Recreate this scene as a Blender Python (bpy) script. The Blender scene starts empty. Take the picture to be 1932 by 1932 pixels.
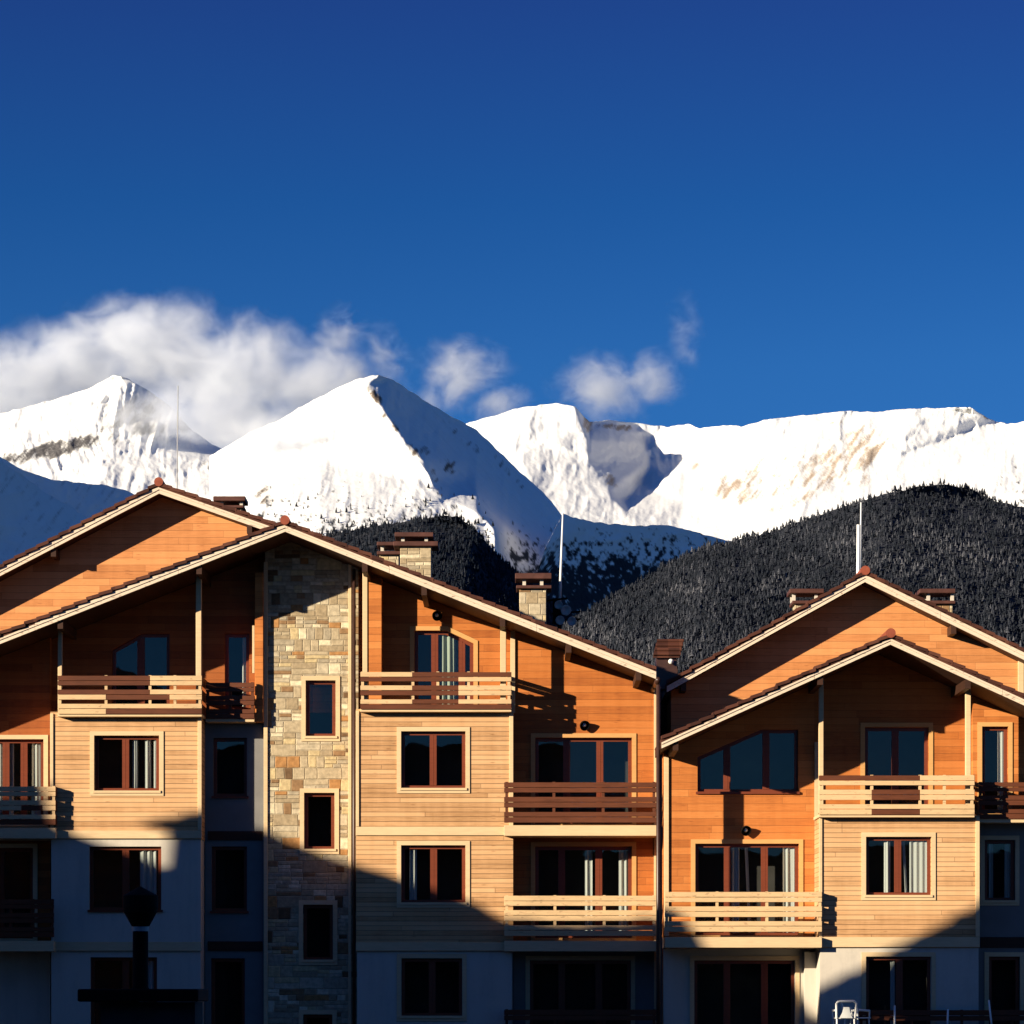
import bpy, bmesh, math, random
import numpy as np
from mathutils import Vector, noise as mnoise
from mathutils.geometry import tessellate_polygon, delaunay_2d_cdt

random.seed(7)
rng = np.random.default_rng(7)
S = bpy.context.scene
COL = S.collection
KB = 50.0                                       # the eye stands this far behind y = 0
RATIO = 80.0 / 30.0
F, VX, VY, CZ = 2147.0 * RATIO, 966.0, 1860.0, 1.3   # focal length in picture units, eye point, eye height (m)
SUN_D = Vector((1.4, 1.0, -0.42))               # way the sunlight travels
GROUND = -2.6

def wx(px, Y): return (px - VX) / F * (Y + KB)
def wz(py, Y): return CZ + (VY - py) / F * (Y + KB)
def P3(px, py, Y): return Vector((wx(px, Y), Y, wz(py, Y)))

# ------------------------------------------------------------------ materials
class NT:
    def __init__(s, name):
        s.m = bpy.data.materials.new(name); s.m.use_nodes = True
        s.t = s.m.node_tree; s.t.nodes.clear()
        s.out = s.n('ShaderNodeOutputMaterial')
    def n(s, typ, **kw):
        nd = s.t.nodes.new(typ)
        for k, v in kw.items(): setattr(nd, k, v)
        return nd
    def put(s, sock, v):
        if isinstance(v, bpy.types.NodeSocket): s.t.links.new(v, sock)
        elif isinstance(v, (int, float)):
            try: sock.default_value = v
            except Exception: sock.default_value = (v, v, v, 1)
        else:
            v = tuple(v)
            try: sock.default_value = v
            except Exception: sock.default_value = v + (1,)
    def math(s, op, a, b=0.0, c=None, clamp=False):
        nd = s.n('ShaderNodeMath', operation=op); nd.use_clamp = clamp
        s.put(nd.inputs[0], a); s.put(nd.inputs[1], b)
        if c is not None: s.put(nd.inputs[2], c)
        return nd.outputs[0]
    def mix(s, fac, a, b, mode='MIX'):
        nd = s.n('ShaderNodeMix', data_type='RGBA', blend_type=mode)
        s.put(nd.inputs[0], fac); s.put(nd.inputs[6], a); s.put(nd.inputs[7], b)
        return nd.outputs[2]
    def ramp(s, fac, stops, interp='LINEAR'):
        nd = s.n('ShaderNodeValToRGB'); cr = nd.color_ramp; cr.interpolation = interp
        while len(cr.elements) < len(stops): cr.elements.new(0.5)
        for e, (p, c) in zip(cr.elements, stops):
            e.position = p; e.color = (c, c, c, 1) if isinstance(c, (int, float)) else tuple(c) + (1,)
        s.put(nd.inputs[0], fac); return nd.outputs[0]
    def xyz(s, v):
        nd = s.n('ShaderNodeSeparateXYZ'); s.put(nd.inputs[0], v); return nd.outputs
    def comb(s, x, y, z=0.0):
        nd = s.n('ShaderNodeCombineXYZ')
        for i, v in enumerate((x, y, z)): s.put(nd.inputs[i], v)
        return nd.outputs[0]
    def noise(s, vec, scale, detail=3.0, rough=0.5, dist=0.0):
        nd = s.n('ShaderNodeTexNoise')
        s.put(nd.inputs['Vector'], vec); nd.inputs['Scale'].default_value = scale
        nd.inputs['Detail'].default_value = detail; nd.inputs['Roughness'].default_value = rough
        nd.inputs['Distortion'].default_value = dist
        return nd.outputs[0]
    def white(s, vec):
        nd = s.n('ShaderNodeTexWhiteNoise', noise_dimensions='2D'); s.put(nd.inputs['Vector'], vec)
        return nd.outputs[0]
    def pos(s): return s.n('ShaderNodeNewGeometry').outputs['Position']
    def bump(s, h, strength, dist=0.02):
        nd = s.n('ShaderNodeBump'); nd.inputs['Strength'].default_value = strength
        nd.inputs['Distance'].default_value = dist; s.put(nd.inputs['Height'], h)
        return nd.outputs[0]
    def princ(s, col, rough=0.7, normal=None, spec=0.3, metal=0.0):
        p = s.n('ShaderNodeBsdfPrincipled')
        s.put(p.inputs['Base Color'], col); s.put(p.inputs['Roughness'], rough)
        p.inputs['Specular IOR Level'].default_value = spec
        p.inputs['Metallic'].default_value = metal
        if normal is not None: s.put(p.inputs['Normal'], normal)
        s.t.links.new(p.outputs[0], s.out.inputs[0]); return p

def along(N):
    """horizontal coordinate that runs along walls of either direction, and height"""
    x, y, z = N.xyz(N.pos())
    return N.math('ADD', x, N.math('MULTIPLY', y, 0.83)), z

def mat_planks(name, c_lo, c_mid, c_hi, pitch=0.14, length=3.1, groove=0.09, knots=0.7, dark=0.55):
    N = NT(name); u, z = along(N)
    zr = N.math('DIVIDE', z, pitch); row = N.math('FLOOR', zr); fz = N.math('FRACT', zr)
    ro = N.math('MULTIPLY', N.white(N.comb(row, 3.7)), 7.0)
    ur = N.math('ADD', N.math('DIVIDE', u, length), ro)
    cell = N.math('FLOOR', ur); fu = N.math('FRACT', ur)
    rid = N.white(N.comb(row, cell))
    gvec = N.comb(N.math('MULTIPLY', u, 1.1), N.math('ADD', N.math('MULTIPLY', z, 16.0), N.math('MULTIPLY', rid, 31.0)), rid)
    grain = N.noise(gvec, 2.2, 4, 0.62, 0.5)
    big = N.noise(N.comb(N.math('MULTIPLY', u, .35), z), 0.9, 3)
    streak = N.noise(N.comb(N.math('MULTIPLY', u, 3.0), N.math('MULTIPLY', z, .35)), 1.0, 4, .6)       # rain streaks and fading
    t = N.math('ADD', N.math('MULTIPLY', rid, 0.42), N.math('ADD', N.math('MULTIPLY', grain, 0.58), N.math('ADD', N.math('MULTIPLY', big, 0.38), N.math('MULTIPLY', N.math('SUBTRACT', streak, .5), .40))))
    col = N.ramp(t, [(0.32, c_lo), (0.68, c_mid), (1.0, c_hi)])
    if knots:
        kv = N.comb(N.math('MULTIPLY', u, 1.6), N.math('ADD', N.math('MULTIPLY', z, 7.0), N.math('MULTIPLY', rid, 9.0)))
        vn = N.n('ShaderNodeTexVoronoi'); vn.inputs['Scale'].default_value = 1.0; N.put(vn.inputs['Vector'], kv)
        k = N.math('SUBTRACT', 1.0, N.math('MULTIPLY', vn.outputs['Distance'], 7.0), clamp=True)
        k = N.math('MULTIPLY', k, knots, clamp=True)
        col = N.mix(k, col, N.mix(1.0, col, (0.35, 0.22, 0.16), 'MULTIPLY'))
    gz = N.math('LESS_THAN', fz, groove); gu = N.math('MULTIPLY', N.math('LESS_THAN', fu, 0.0035), 0.6)
    g = N.math('MAXIMUM', gz, gu)
    col = N.mix(N.math('MULTIPLY', g, dark), col, (0.03, 0.014, 0.008))
    h = N.math('ADD', N.math('MULTIPLY', N.math('SUBTRACT', 1.0, g), 1.0), N.math('MULTIPLY', grain, 0.35))
    N.princ(col, 0.62, N.bump(h, 0.55, 0.012), 0.25); return N.m

def mat_wood(name, base, var=0.3, rough=0.6, speck=0.0, axis_scale=(1.2, 9.0)):
    N = NT(name); x, y, z = N.xyz(N.pos())
    v = N.comb(N.math('MULTIPLY', N.math('ADD', x, y), axis_scale[0]), N.math('MULTIPLY', z, axis_scale[1]), N.math('MULTIPLY', y, 2))
    g = N.noise(v, 2.5, 4, 0.6, 0.4); b = N.noise(N.pos(), 0.8, 2)
    t = N.math('ADD', N.math('MULTIPLY', g, 0.7), N.math('MULTIPLY', b, 0.5))
    lo = tuple(c * (1 - var) for c in base); hi = tuple(min(1, c * (1 + var * 0.8)) for c in base)
    col = N.ramp(t, [(0.3, lo), (0.62, base), (0.95, hi)])
    if speck:
        s = N.noise(N.comb(N.math('MULTIPLY', x, 2.6), N.math('MULTIPLY', z, 7.0), y), 2.4, 2)
        col = N.mix(N.math('MULTIPLY', N.ramp(s, [(0.62, 0.0), (0.70, 1.0)]), speck), col, (0.10, 0.05, 0.03))
    N.princ(col, rough, N.bump(g, 0.3, 0.01), 0.25); return N.m

def mat_stone(name):
    N = NT(name); u, z = along(N); p = N.pos()
    wob = N.noise(p, 2.2, 3)
    z2 = N.math('ADD', z, N.math('MULTIPLY', wob, 0.05)); u2 = N.math('ADD', u, N.math('MULTIPLY', wob, 0.06))
    zr = N.math('DIVIDE', z2, 0.31); R = N.math('FLOOR', zr); fz = N.math('FRACT', zr)
    ur = N.math('ADD', N.math('DIVIDE', u2, 0.66), N.math('MULTIPLY', N.white(N.comb(R, 1.3)), 19.0)); C = N.math('FLOOR', ur); fu = N.math('FRACT', ur)
    nr = N.math('ADD', 1.0, N.math('FLOOR', N.math('MULTIPLY', N.white(N.comb(R, C)), 2.9)))
    z3 = N.math('MULTIPLY', fz, nr); r2 = N.math('FLOOR', z3); fz = N.math('FRACT', z3)
    q = N.white(N.comb(N.math('ADD', N.math('MULTIPLY', R, 5.0), r2), N.math('ADD', C, 13.7)))
    nc = N.math('ADD', 1.0, N.math('FLOOR', N.math('MULTIPLY', q, 2.6)))
    u3 = N.math('MULTIPLY', fu, nc); c2 = N.math('FLOOR', u3); fu = N.math('FRACT', u3)
    row = N.math('ADD', N.math('MULTIPLY', R, 5.0), r2); cell = N.math('ADD', N.math('MULTIPLY', C, 5.0), c2)
    fz = N.math('DIVIDE', fz, nr); fz1 = N.math('SUBTRACT', N.math('DIVIDE', 1.0, nr), fz)
    fu = N.math('MULTIPLY', N.math('DIVIDE', fu, nc), 2.0); fu1 = N.math('SUBTRACT', N.math('DIVIDE', 2.0, nc), fu)
    rid = N.white(N.comb(row, cell)); rid2 = N.white(N.comb(cell, N.math('ADD', row, 57.3)))
    col = N.ramp(rid, [(0.0, (.38, .29, .18)), (0.20, (.46, .365, .235)), (0.40, (.52, .43, .295)), (0.56, (.40, .33, .23)),
                       (0.68, (.56, .43, .235)), (0.79, (.29, .17, .085)), (0.85, (.16, .095, .05)), (0.89, (.70, .59, .40)), (0.965, (.42, .21, .08))], 'CONSTANT')
    fine = N.noise(p, 9.0, 5, 0.65)
    col = N.mix(0.75, col, N.ramp(fine, [(0.25, 0.5), (0.7, 1.25)]), 'MULTIPLY')
    e = N.math('MINIMUM', N.math('MINIMUM', fz, fz1), N.math('MINIMUM', fu, fu1))
    m = N.ramp(e, [(0.02, 1.0), (0.06, 0.0)])
    col = N.mix(N.math('MULTIPLY', m, 0.30), col, (.30, .24, .16))
    h = N.math('ADD', N.math('MULTIPLY', N.math('SUBTRACT', 1.0, m), N.math('ADD', 0.5, rid2)), N.math('MULTIPLY', fine, 0.5))
    N.princ(col, 0.9, N.bump(h, 0.7, 0.03), 0.1); return N.m

def mat_flat(name, base, var=0.12, scale=3.0, rough=0.85, spec=0.2, bump=0.1, metal=0.0):
    N = NT(name); t = N.noise(N.pos(), scale, 5, 0.6)
    col = N.ramp(t, [(0.3, tuple(c * (1 - var) for c in base)), (0.7, tuple(min(1, c * (1 + var)) for c in base))])
    N.princ(col, rough, N.bump(t, bump, 0.01), spec, metal); return N.m

def mat_tile(name):
    N = NT(name); x, y, z = N.xyz(N.pos())
    r = N.white(N.comb(N.math('FLOOR', N.math('MULTIPLY', x, 3.3)), N.math('FLOOR', N.math('MULTIPLY', y, 3.0))))
    n = N.noise(N.pos(), 6, 4)
    col = N.ramp(N.math('ADD', N.math('MULTIPLY', r, .6), N.math('MULTIPLY', n, .4)), [(0.2, (.045, .015, .010)), (0.6, (.085, .028, .017)), (0.9, (.13, .05, .03))])
    N.princ(col, 0.75, N.bump(n, 0.3, 0.01), 0.2); return N.m

def mat_glass(name):
    N = NT(name)
    tr = N.n('ShaderNodeBsdfTransparent'); tr.inputs[0].default_value = (.93, .95, .95, 1)
    gl = N.n('ShaderNodeBsdfGlossy'); gl.inputs['Roughness'].default_value = 0.015; gl.inputs[0].default_value = (.85, .80, .70, 1)
    n = N.noise(N.pos(), 0.9, 2)
    b = N.bump(n, 0.03, 0.1); N.put(gl.inputs['Normal'], b)
    fr = N.n('ShaderNodeFresnel'); fr.inputs[0].default_value = 1.72
    bf = N.n('ShaderNodeNewGeometry').outputs['Backfacing']
    mx = N.n('ShaderNodeMixShader'); N.put(mx.inputs[0], N.math('MULTIPLY', fr.outputs[0], N.math('SUBTRACT', 1.0, bf)))
    N.t.links.new(tr.outputs[0], mx.inputs[1]); N.t.links.new(gl.outputs[0], mx.inputs[2])
    N.t.links.new(mx.outputs[0], N.out.inputs[0]); return N.m

def mat_cloth(name, base):
    N = NT(name)
    d = N.n('ShaderNodeBsdfDiffuse'); d.inputs[0].default_value = base + (1,)
    t = N.n('ShaderNodeBsdfTranslucent'); t.inputs[0].default_value = base + (1,)
    w = N.noise(N.pos(), 40, 2); N.put(d.inputs[0], N.mix(w, tuple(c * .85 for c in base), base))
    mx = N.n('ShaderNodeMixShader'); mx.inputs[0].default_value = .3
    N.t.links.new(d.outputs[0], mx.inputs[1]); N.t.links.new(t.outputs[0], mx.inputs[2])
    N.t.links.new(mx.outputs[0], N.out.inputs[0]); return N.m

M = {}
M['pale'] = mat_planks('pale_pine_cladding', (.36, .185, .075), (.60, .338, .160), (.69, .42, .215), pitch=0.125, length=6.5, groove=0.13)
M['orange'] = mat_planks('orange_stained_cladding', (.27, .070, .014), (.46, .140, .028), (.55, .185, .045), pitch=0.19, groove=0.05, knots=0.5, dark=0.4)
M['orangeshade'] = mat_planks('orange_cladding_shaded', (.17, .040, .008), (.30, .080, .016), (.38, .115, .026), pitch=0.19, groove=0.05, knots=0.5, dark=0.4)  # orange cladding darkened to paint in the shade under the left eaves
M['honey'] = mat_planks('honey_stained_cladding', (.40, .145, .042), (.60, .240, .082), (.68, .30, .11), pitch=0.19, groove=0.05, knots=0.5, dark=0.4)
M['amber'] = mat_planks('amber_stained_cladding', (.33, .095, .020), (.52, .168, .038), (.62, .23, .062), pitch=0.19, groove=0.05, knots=0.5, dark=0.4)
M['trim'] = mat_wood('pale_trim_board', (.66, .47, .27), 0.18, speck=0.0)
M['goldtrim'] = mat_wood('honey_trim_board', (.60, .32, .115), 0.18)
M['fascia'] = mat_wood('pale_fascia_board', (.70, .56, .42), 0.16, speck=0.55)
M['slat'] = mat_wood('pale_railing_board', (.64, .43, .23), 0.25, speck=0.35)
M['slatdark'] = mat_wood('dark_railing_board_stain_and_shade', (.115, .034, .014), 0.45)  # real stain; also stands in for shade on returns and recess railings
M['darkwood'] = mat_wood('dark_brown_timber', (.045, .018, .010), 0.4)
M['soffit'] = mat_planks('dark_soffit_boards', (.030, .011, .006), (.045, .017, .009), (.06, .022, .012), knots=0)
M['frame'] = mat_wood('red_brown_window_frame', (.17, .042, .020), 0.25, rough=0.35)
M['stone'] = mat_stone('mixed_stone_facing')
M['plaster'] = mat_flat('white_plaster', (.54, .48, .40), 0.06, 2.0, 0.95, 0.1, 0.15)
def mat_plaster(name, base):
    N = NT(name); u, z = along(N)
    st = N.noise(N.comb(N.math('MULTIPLY', u, 2.4), N.math('MULTIPLY', z, .3)), 1.0, 5, .65); fn = N.noise(N.pos(), 14, 4, .6); bl = N.noise(N.pos(), .7, 3)
    t = N.math('ADD', N.math('MULTIPLY', st, .5), N.math('ADD', N.math('MULTIPLY', bl, .35), N.math('MULTIPLY', fn, .15)))
    N.princ(N.ramp(t, [(.28, tuple(c*.74 for c in base)), (.5, base), (.75, tuple(c*1.08 for c in base))]), .95, N.bump(fn, .25, .01), .1); return N.m
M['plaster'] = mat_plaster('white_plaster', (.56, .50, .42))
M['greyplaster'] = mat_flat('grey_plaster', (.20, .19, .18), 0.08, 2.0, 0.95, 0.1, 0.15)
M['tile'] = mat_tile('brown_roof_tiles')
M['ridge'] = mat_flat('red_ridge_tile', (.26, .065, .035), 0.25, 5, 0.6)
M['slab'] = mat_flat('brown_coping_slab', (.085, .034, .026), 0.3, 4, 0.6)
M['chimstone'] = mat_stone('chimney_stone')
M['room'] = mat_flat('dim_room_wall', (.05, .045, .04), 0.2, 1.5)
M['glass'] = mat_glass('window_glass')
M['curtain'] = mat_cloth('white_curtain', (.72, .72, .66))
M['greencurtain'] = mat_cloth('pale_green_blind', (.50, .56, .44))
M['metal'] = mat_flat('grey_metal', (.42, .41, .40), 0.1, 8, 0.5, 0.4, 0.0, 0.0)
M['whitemetal'] = mat_flat('white_painted_metal', (.78, .78, .76), 0.06, 8, 0.4, 0.5, 0.0)
M['blackmetal'] = mat_flat('black_metal', (.006, .0055, .005), 0.2, 8, 0.8, 0.08, 0.0)
M['pipe'] = mat_flat('brown_metal_pipe', (.05, .022, .016), 0.2, 6, 0.4, 0.5, 0.0)
M['plastic'] = mat_flat('white_plastic', (.80, .80, .76), 0.04, 8, 0.4, 0.5, 0.0)
M['concrete'] = mat_flat('grey_concrete', (.055, .05, .048), 0.25, 3, 0.95, 0.1, 0.3)

# ------------------------------------------------------------------ mesh helpers
WL = {}                                    # world position of every object made here
def empty(name, loc, label, cat, group=None):
    o = bpy.data.objects.new(name, None); COL.objects.link(o); o.location = loc
    o['label'] = label; o['category'] = cat
    if group: o['group'] = group
    o.empty_display_size = 0.3; WL[o.name] = Vector(loc); return o

class MB:
    def __init__(s): s.v = []; s.f = []; s.mi = []
    def add(s, vs, fs, mi=0):
        b = len(s.v); s.v += [tuple(v) for v in vs]
        s.f += [tuple(i + b for i in f) for f in fs]; s.mi += [mi] * len(fs); return s
    def box(s, x0, x1, y0, y1, z0, z1, mi=0):
        vs = [(x, y, z) for z in (z0, z1) for y in (y0, y1) for x in (x0, x1)]
        return s.add(vs, [(0, 2, 3, 1), (4, 5, 7, 6), (0, 1, 5, 4), (2, 6, 7, 3), (0, 4, 6, 2), (1, 3, 7, 5)], mi)
    def pxbox(s, a, b, c, d, Y, depth, mi=0):           # picture rectangle seen at plane Y, going back by depth
        return s.box(wx(a, Y), wx(c, Y), Y, Y + depth, wz(d, Y), wz(b, Y), mi)
    def prism(s, poly, y0, y1, mi=0, holes=()):         # poly of (x,z), extruded from y0 to y1
        loops = [list(poly)] + [list(h) for h in holes]
        flat = [p for l in loops for p in l]; n = len(flat); fs = []
        vs = [(x, y0, z) for x, z in flat] + [(x, y1, z) for x, z in flat]
        if not holes and len(poly) <= 4:
            fs += [tuple(range(n)), tuple(range(2*n - 1, n - 1, -1))]
        else:
            ed = []; o = 0
            for l in loops: ed += [(o + i, o + (i + 1) % len(l)) for i in range(len(l))]; o += len(l)
            cv, ce, cf, ov, oe, of = delaunay_2d_cdt([Vector(p) for p in flat], ed, [], 0, 1e-6)
            def inside(x, z):
                c = False
                for l in loops:
                    for i in range(len(l)):
                        (xa, za), (xb, zb) = l[i-1], l[i]
                        if (za > z) != (zb > z) and x < (xb-xa)*(z-za)/(zb-za)+xa: c = not c
                return c
            for t in cf:
                pts = [cv[i] for i in t]
                if not inside(sum(p.x for p in pts)/3, sum(p.y for p in pts)/3): continue
                if any(not ov[i] for i in t): continue
                t = [ov[i][0] for i in t]
                fs.append(tuple(t)); fs.append(tuple(i + n for i in reversed(t)))
        off = 0
        for li, l in enumerate(loops):
            k = len(l); ar = sum(l[i][0]*l[(i+1) % k][1] - l[(i+1) % k][0]*l[i][1] for i in range(k))
            for i in range(k):
                a, b = off + i, off + (i + 1) % k
                q = (a, a + n, b + n, b)
                fs.append(q if (ar > 0) == (li == 0) else tuple(reversed(q)))
            off += k
        return s.add(vs, fs, mi)
    def tube(s, p, q, r0, r1=None, n=10, mi=0):
        p, q = Vector(p), Vector(q); r1 = r0 if r1 is None else r1
        d = (q - p).normalized(); u = d.orthogonal().normalized(); w = d.cross(u); vs = []
        for c, r in ((p, r0), (q, r1)):
            vs += [c + (u * math.cos(2*math.pi*i/n) + w * math.sin(2*math.pi*i/n)) * r for i in range(n)]
        fs = [(i, (i+1) % n, n + (i+1) % n, n + i) for i in range(n)] + [tuple(reversed(range(n))), tuple(range(n, 2*n))]
        return s.add(vs, fs, mi)
    def lathe(s, c, axis, prof, n=16, mi=0):            # prof: (distance along axis, radius)
        c = Vector(c); d = Vector(axis).normalized(); u = d.orthogonal().normalized(); w = d.cross(u); vs = []; fs = []
        for t, r in prof:
            vs += [c + d*t + (u*math.cos(2*math.pi*i/n) + w*math.sin(2*math.pi*i/n)) * max(r, 1e-4) for i in range(n)]
        for k in range(len(prof) - 1):
            fs += [(k*n+i, k*n+(i+1) % n, (k+1)*n+(i+1) % n, (k+1)*n+i) for i in range(n)]
        return s.add(vs, fs, mi)
    def build(s, name, mats, parent=None, bevel=0.0, smooth=False):
        if not isinstance(mats, (list, tuple)): mats = [mats]
        A = np.array(s.v, float); lo, hi = A.min(0), A.max(0)
        c = Vector(((lo[0]+hi[0])/2, (lo[1]+hi[1])/2, lo[2]))
        me = bpy.data.meshes.new(name); me.from_pydata((A - np.array(c)).tolist(), [], s.f)
        for m in mats: me.materials.append(M[m] if isinstance(m, str) else m)
        me.polygons.foreach_set('material_index', s.mi)
        me.update()
        bm = bmesh.new(); bm.from_mesh(me); bmesh.ops.recalc_face_normals(bm, faces=bm.faces); bm.to_mesh(me); bm.free()
        if smooth: me.polygons.foreach_set('use_smooth', [True] * len(me.polygons))
        o = bpy.data.objects.new(name, me); COL.objects.link(o)
        WL[o.name] = c
        if parent is not None:
            o.parent = parent; o.location = c - WL[parent.name]
        else: o.location = c
        if bevel:
            b = o.modifiers.new('bevel', 'BEVEL'); b.width = bevel; b.segments = 1; b.limit_method = 'ANGLE'
        return o

def tag(o, label=None, cat=None, group=None, kind=None):
    for k, v in (('label', label), ('category', cat), ('group', group), ('kind', kind)):
        if v: o[k] = v
    return o

# ------------------------------------------------------------------ building components
def rect(a, b, c, d): return [(a, d), (c, d), (c, b), (a, b)]
def topx(poly, Y): return [(wx(x, Y), wz(y, Y)) for x, y in poly]

def window(par, Y, hole, mulls=(), curtains=(), casing=True, sash=6.5, cloth='curtain', mw=13, rail=None, sill=True, depth=0.13, cas='trim'):
    """hole: picture polygon of the opening on the wall face at Y (bottom-left, bottom-right, top-right, ..., top-left)"""
    xs = [p[0] for p in hole]; ys = [p[1] for p in hole]; x0, x1, y0, y1 = min(xs), max(xs), min(ys), max(ys)
    def shrink(poly, d):                                # inset polygon by d picture units
        n = len(poly); out = []
        for i in range(n):
            p0, p1, p2 = Vector(poly[i-1]), Vector(poly[i]), Vector(poly[(i+1) % n])
            e1 = (p1 - p0).normalized(); e2 = (p2 - p1).normalized()
            n1 = Vector((e1.y, -e1.x)); n2 = Vector((e2.y, -e2.x))
            b = (n1 + n2); b = b / max(b.dot(n1), 0.3)
            out.append(tuple(p1 + b * d))
        return out
    cw = 8.5
    if casing:
        m = MB(); outer = shrink(hole, -cw)
        m.prism(topx(outer, Y - .028), Y - .028, Y + .004, 0, [topx(shrink(hole, -.3), Y)])
        w = m.build('window', cas, par)
    else:
        m = MB(); m.prism(topx(shrink(hole, .4), Y), Y + depth - .012, Y + depth - .002, 0, [topx(shrink(hole, 2.0), Y)]); w = m.build('window', 'frame', par)
    # frame with sashes
    m = MB(); m.prism(topx(shrink(hole, .1), Y), Y + depth, Y + depth + .06, 0, [topx(shrink(hole, sash), Y)])
    def top_at(x):
        for i in range(len(hole)):
            a, b = hole[i], hole[(i+1) % len(hole)]
            if a[0] > x >= b[0] or (a[0] >= x > b[0]):
                return a[1] + (b[1]-a[1]) * (x - a[0]) / (b[0] - a[0]) if a[0] != b[0] else min(a[1], b[1])
        return y0
    for mu in mulls:
        q = [(mu - mw/2, y1 - sash), (mu + mw/2, y1 - sash), (mu + mw/2, top_at(mu + mw/2) + sash), (mu - mw/2, top_at(mu - mw/2) + sash)]
        m.prism(topx(q, Y), Y + depth - .012, Y + depth + .05)
        m.pxbox(mu - .8, top_at(mu) + sash, mu + .8, y1 - sash, Y + depth - .016, .003)
    fr = m.build('frame', 'frame', w, bevel=.006)
    m = MB(); m.prism(topx(shrink(hole, sash - 1), Y), Y + depth + .03, Y + depth + .036)
    m.build('pane', 'glass', w)
    if sill:
        m = MB(); m.pxbox(x0 - 3, y1 - 1.5, x1 + 3, y1 + 3, Y - .06, .20); m.build('sill', 'frame' if not casing else cas, w)
    # room behind
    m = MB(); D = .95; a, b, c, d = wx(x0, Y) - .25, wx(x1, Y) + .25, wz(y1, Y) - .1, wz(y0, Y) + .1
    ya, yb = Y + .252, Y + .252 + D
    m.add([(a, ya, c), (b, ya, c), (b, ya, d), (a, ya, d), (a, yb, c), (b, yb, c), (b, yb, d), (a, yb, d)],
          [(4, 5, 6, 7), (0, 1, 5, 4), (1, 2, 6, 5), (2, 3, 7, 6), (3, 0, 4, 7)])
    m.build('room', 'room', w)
    # curtains: wavy hanging cloth
    for cu in curtains:
        ca, cb = cu[0], cu[1]; mm = MB(); n = max(6, int((cb - ca) * 1.0)); yc = Y + depth + .09
        vs = []; ph = random.random() * 6
        sw = cu[2] if len(cu) > 2 else 0
        for i in range(n + 1):
            t = i / n; X = ca + (cb - ca) * t
            off = .022 * math.sin(t * (cb - ca) * .55 + ph) + .012 * math.sin(t * 17 + ph * 2)
            vs += [(wx(X, Y), yc + off, wz(y0 + sash - 2, Y)), (wx(X + sw, Y), yc + off * 1.6, wz(y1 - sash + 2, Y))]
        mm.add(vs, [(2*i, 2*i+2, 2*i+3, 2*i+1) for i in range(n)])
        mm.build('curtain', cloth, w, smooth=True)
    return w

ROWS = [(0, 9), (9.7, 18), (26, 35), (35.7, 45), (53, 61.5), (62.3, 72)]
def balcony(par, x0, x1, yt, yb, Yf, Yback, dark=(), posts=(), ret_r=None, ret_l=None, slab=None, label=None, slabmat='trim', all_dark=False):
    sc = (yb - yt) / 72.0
    m = MB()
    s0, s1 = slab if slab else (yb - 2, yb + 4)
    m.box(wx(x0, Yf), wx(x1, Yf), Yf + .002, Yback - .003, wz(s1, Yf), wz(s0, Yf))
    b = m.build('balcony', slabmat, par, bevel=.008)
    if label: b['label'] = label
    r = MB()
    for ri, (a, c) in enumerate(ROWS):
        cuts = sorted({x0, x1} | {q for (rr, u, v) in dark if rr == ri for q in (max(x0, u), min(x1, v))})
        fo = .004 if ri % 2 else 0.0
        for u, v in zip(cuts[:-1], cuts[1:]):
            if v - u < 1: continue
            dk = all_dark or any(rr == ri and d0 <= (u+v)/2 <= d1 for rr, d0, d1 in dark)
            j = random.uniform(-.006, .006)
            r.pxbox(u + .15, yt + a*sc + j*20, v - .15, yt + c*sc + j*20, Yf - .045 + fo + j*.6, .03, 1 if dk else 0)
        for xr, side in ((ret_r, 1), (ret_l, -1)):
            if xr is None: continue
            X = wx(x1 if side > 0 else x0, Yf)
            r.box(X - .03 if side > 0 else X, X if side > 0 else X + .03, Yf - .012, xr - .004, wz(yt + c*sc, Yf), wz(yt + a*sc, Yf), 1)  # side boards always dark: their shade is put into the colour
    r.build('railing', ['slat', 'slatdark'], b, bevel=.005)
    for p in posts:
        q = MB(); q.pxbox(p - 2.6, yt - 1, p + 2.6, yb, Yf - .012, .07); q.build('post', 'slatdark' if all_dark else 'slat', b)
    return b

def floodlight(par, px, py, Y, r=.14):
    c = P3(px, py, Y); m = MB()
    m.lathe(c + Vector((0, -.16, 0)), (.35, -1, -.45), [(-.16, .03), (-.13, r*.55), (-.05, r*.9), (.02, r), (.03, r*.97), (-.02, r*.84), (-.08, r*.4), (-.09, .0)], 20)
    m.tube(c + Vector((-.04, -.12, .05)), c + Vector((-.04, .02, .08)), .02)
    l = m.build('wall_lamp', 'blackmetal', par, smooth=True)
    b = MB(); b.lathe(c + Vector((0, -.16, 0)), (.35, -1, -.45), [(-.075, .0), (-.07, r*.34), (-.03, r*.38), (.0, r*.22), (.012, 0)], 14)
    b.build('bulb', 'whitemetal', l, smooth=True); return l

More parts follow.
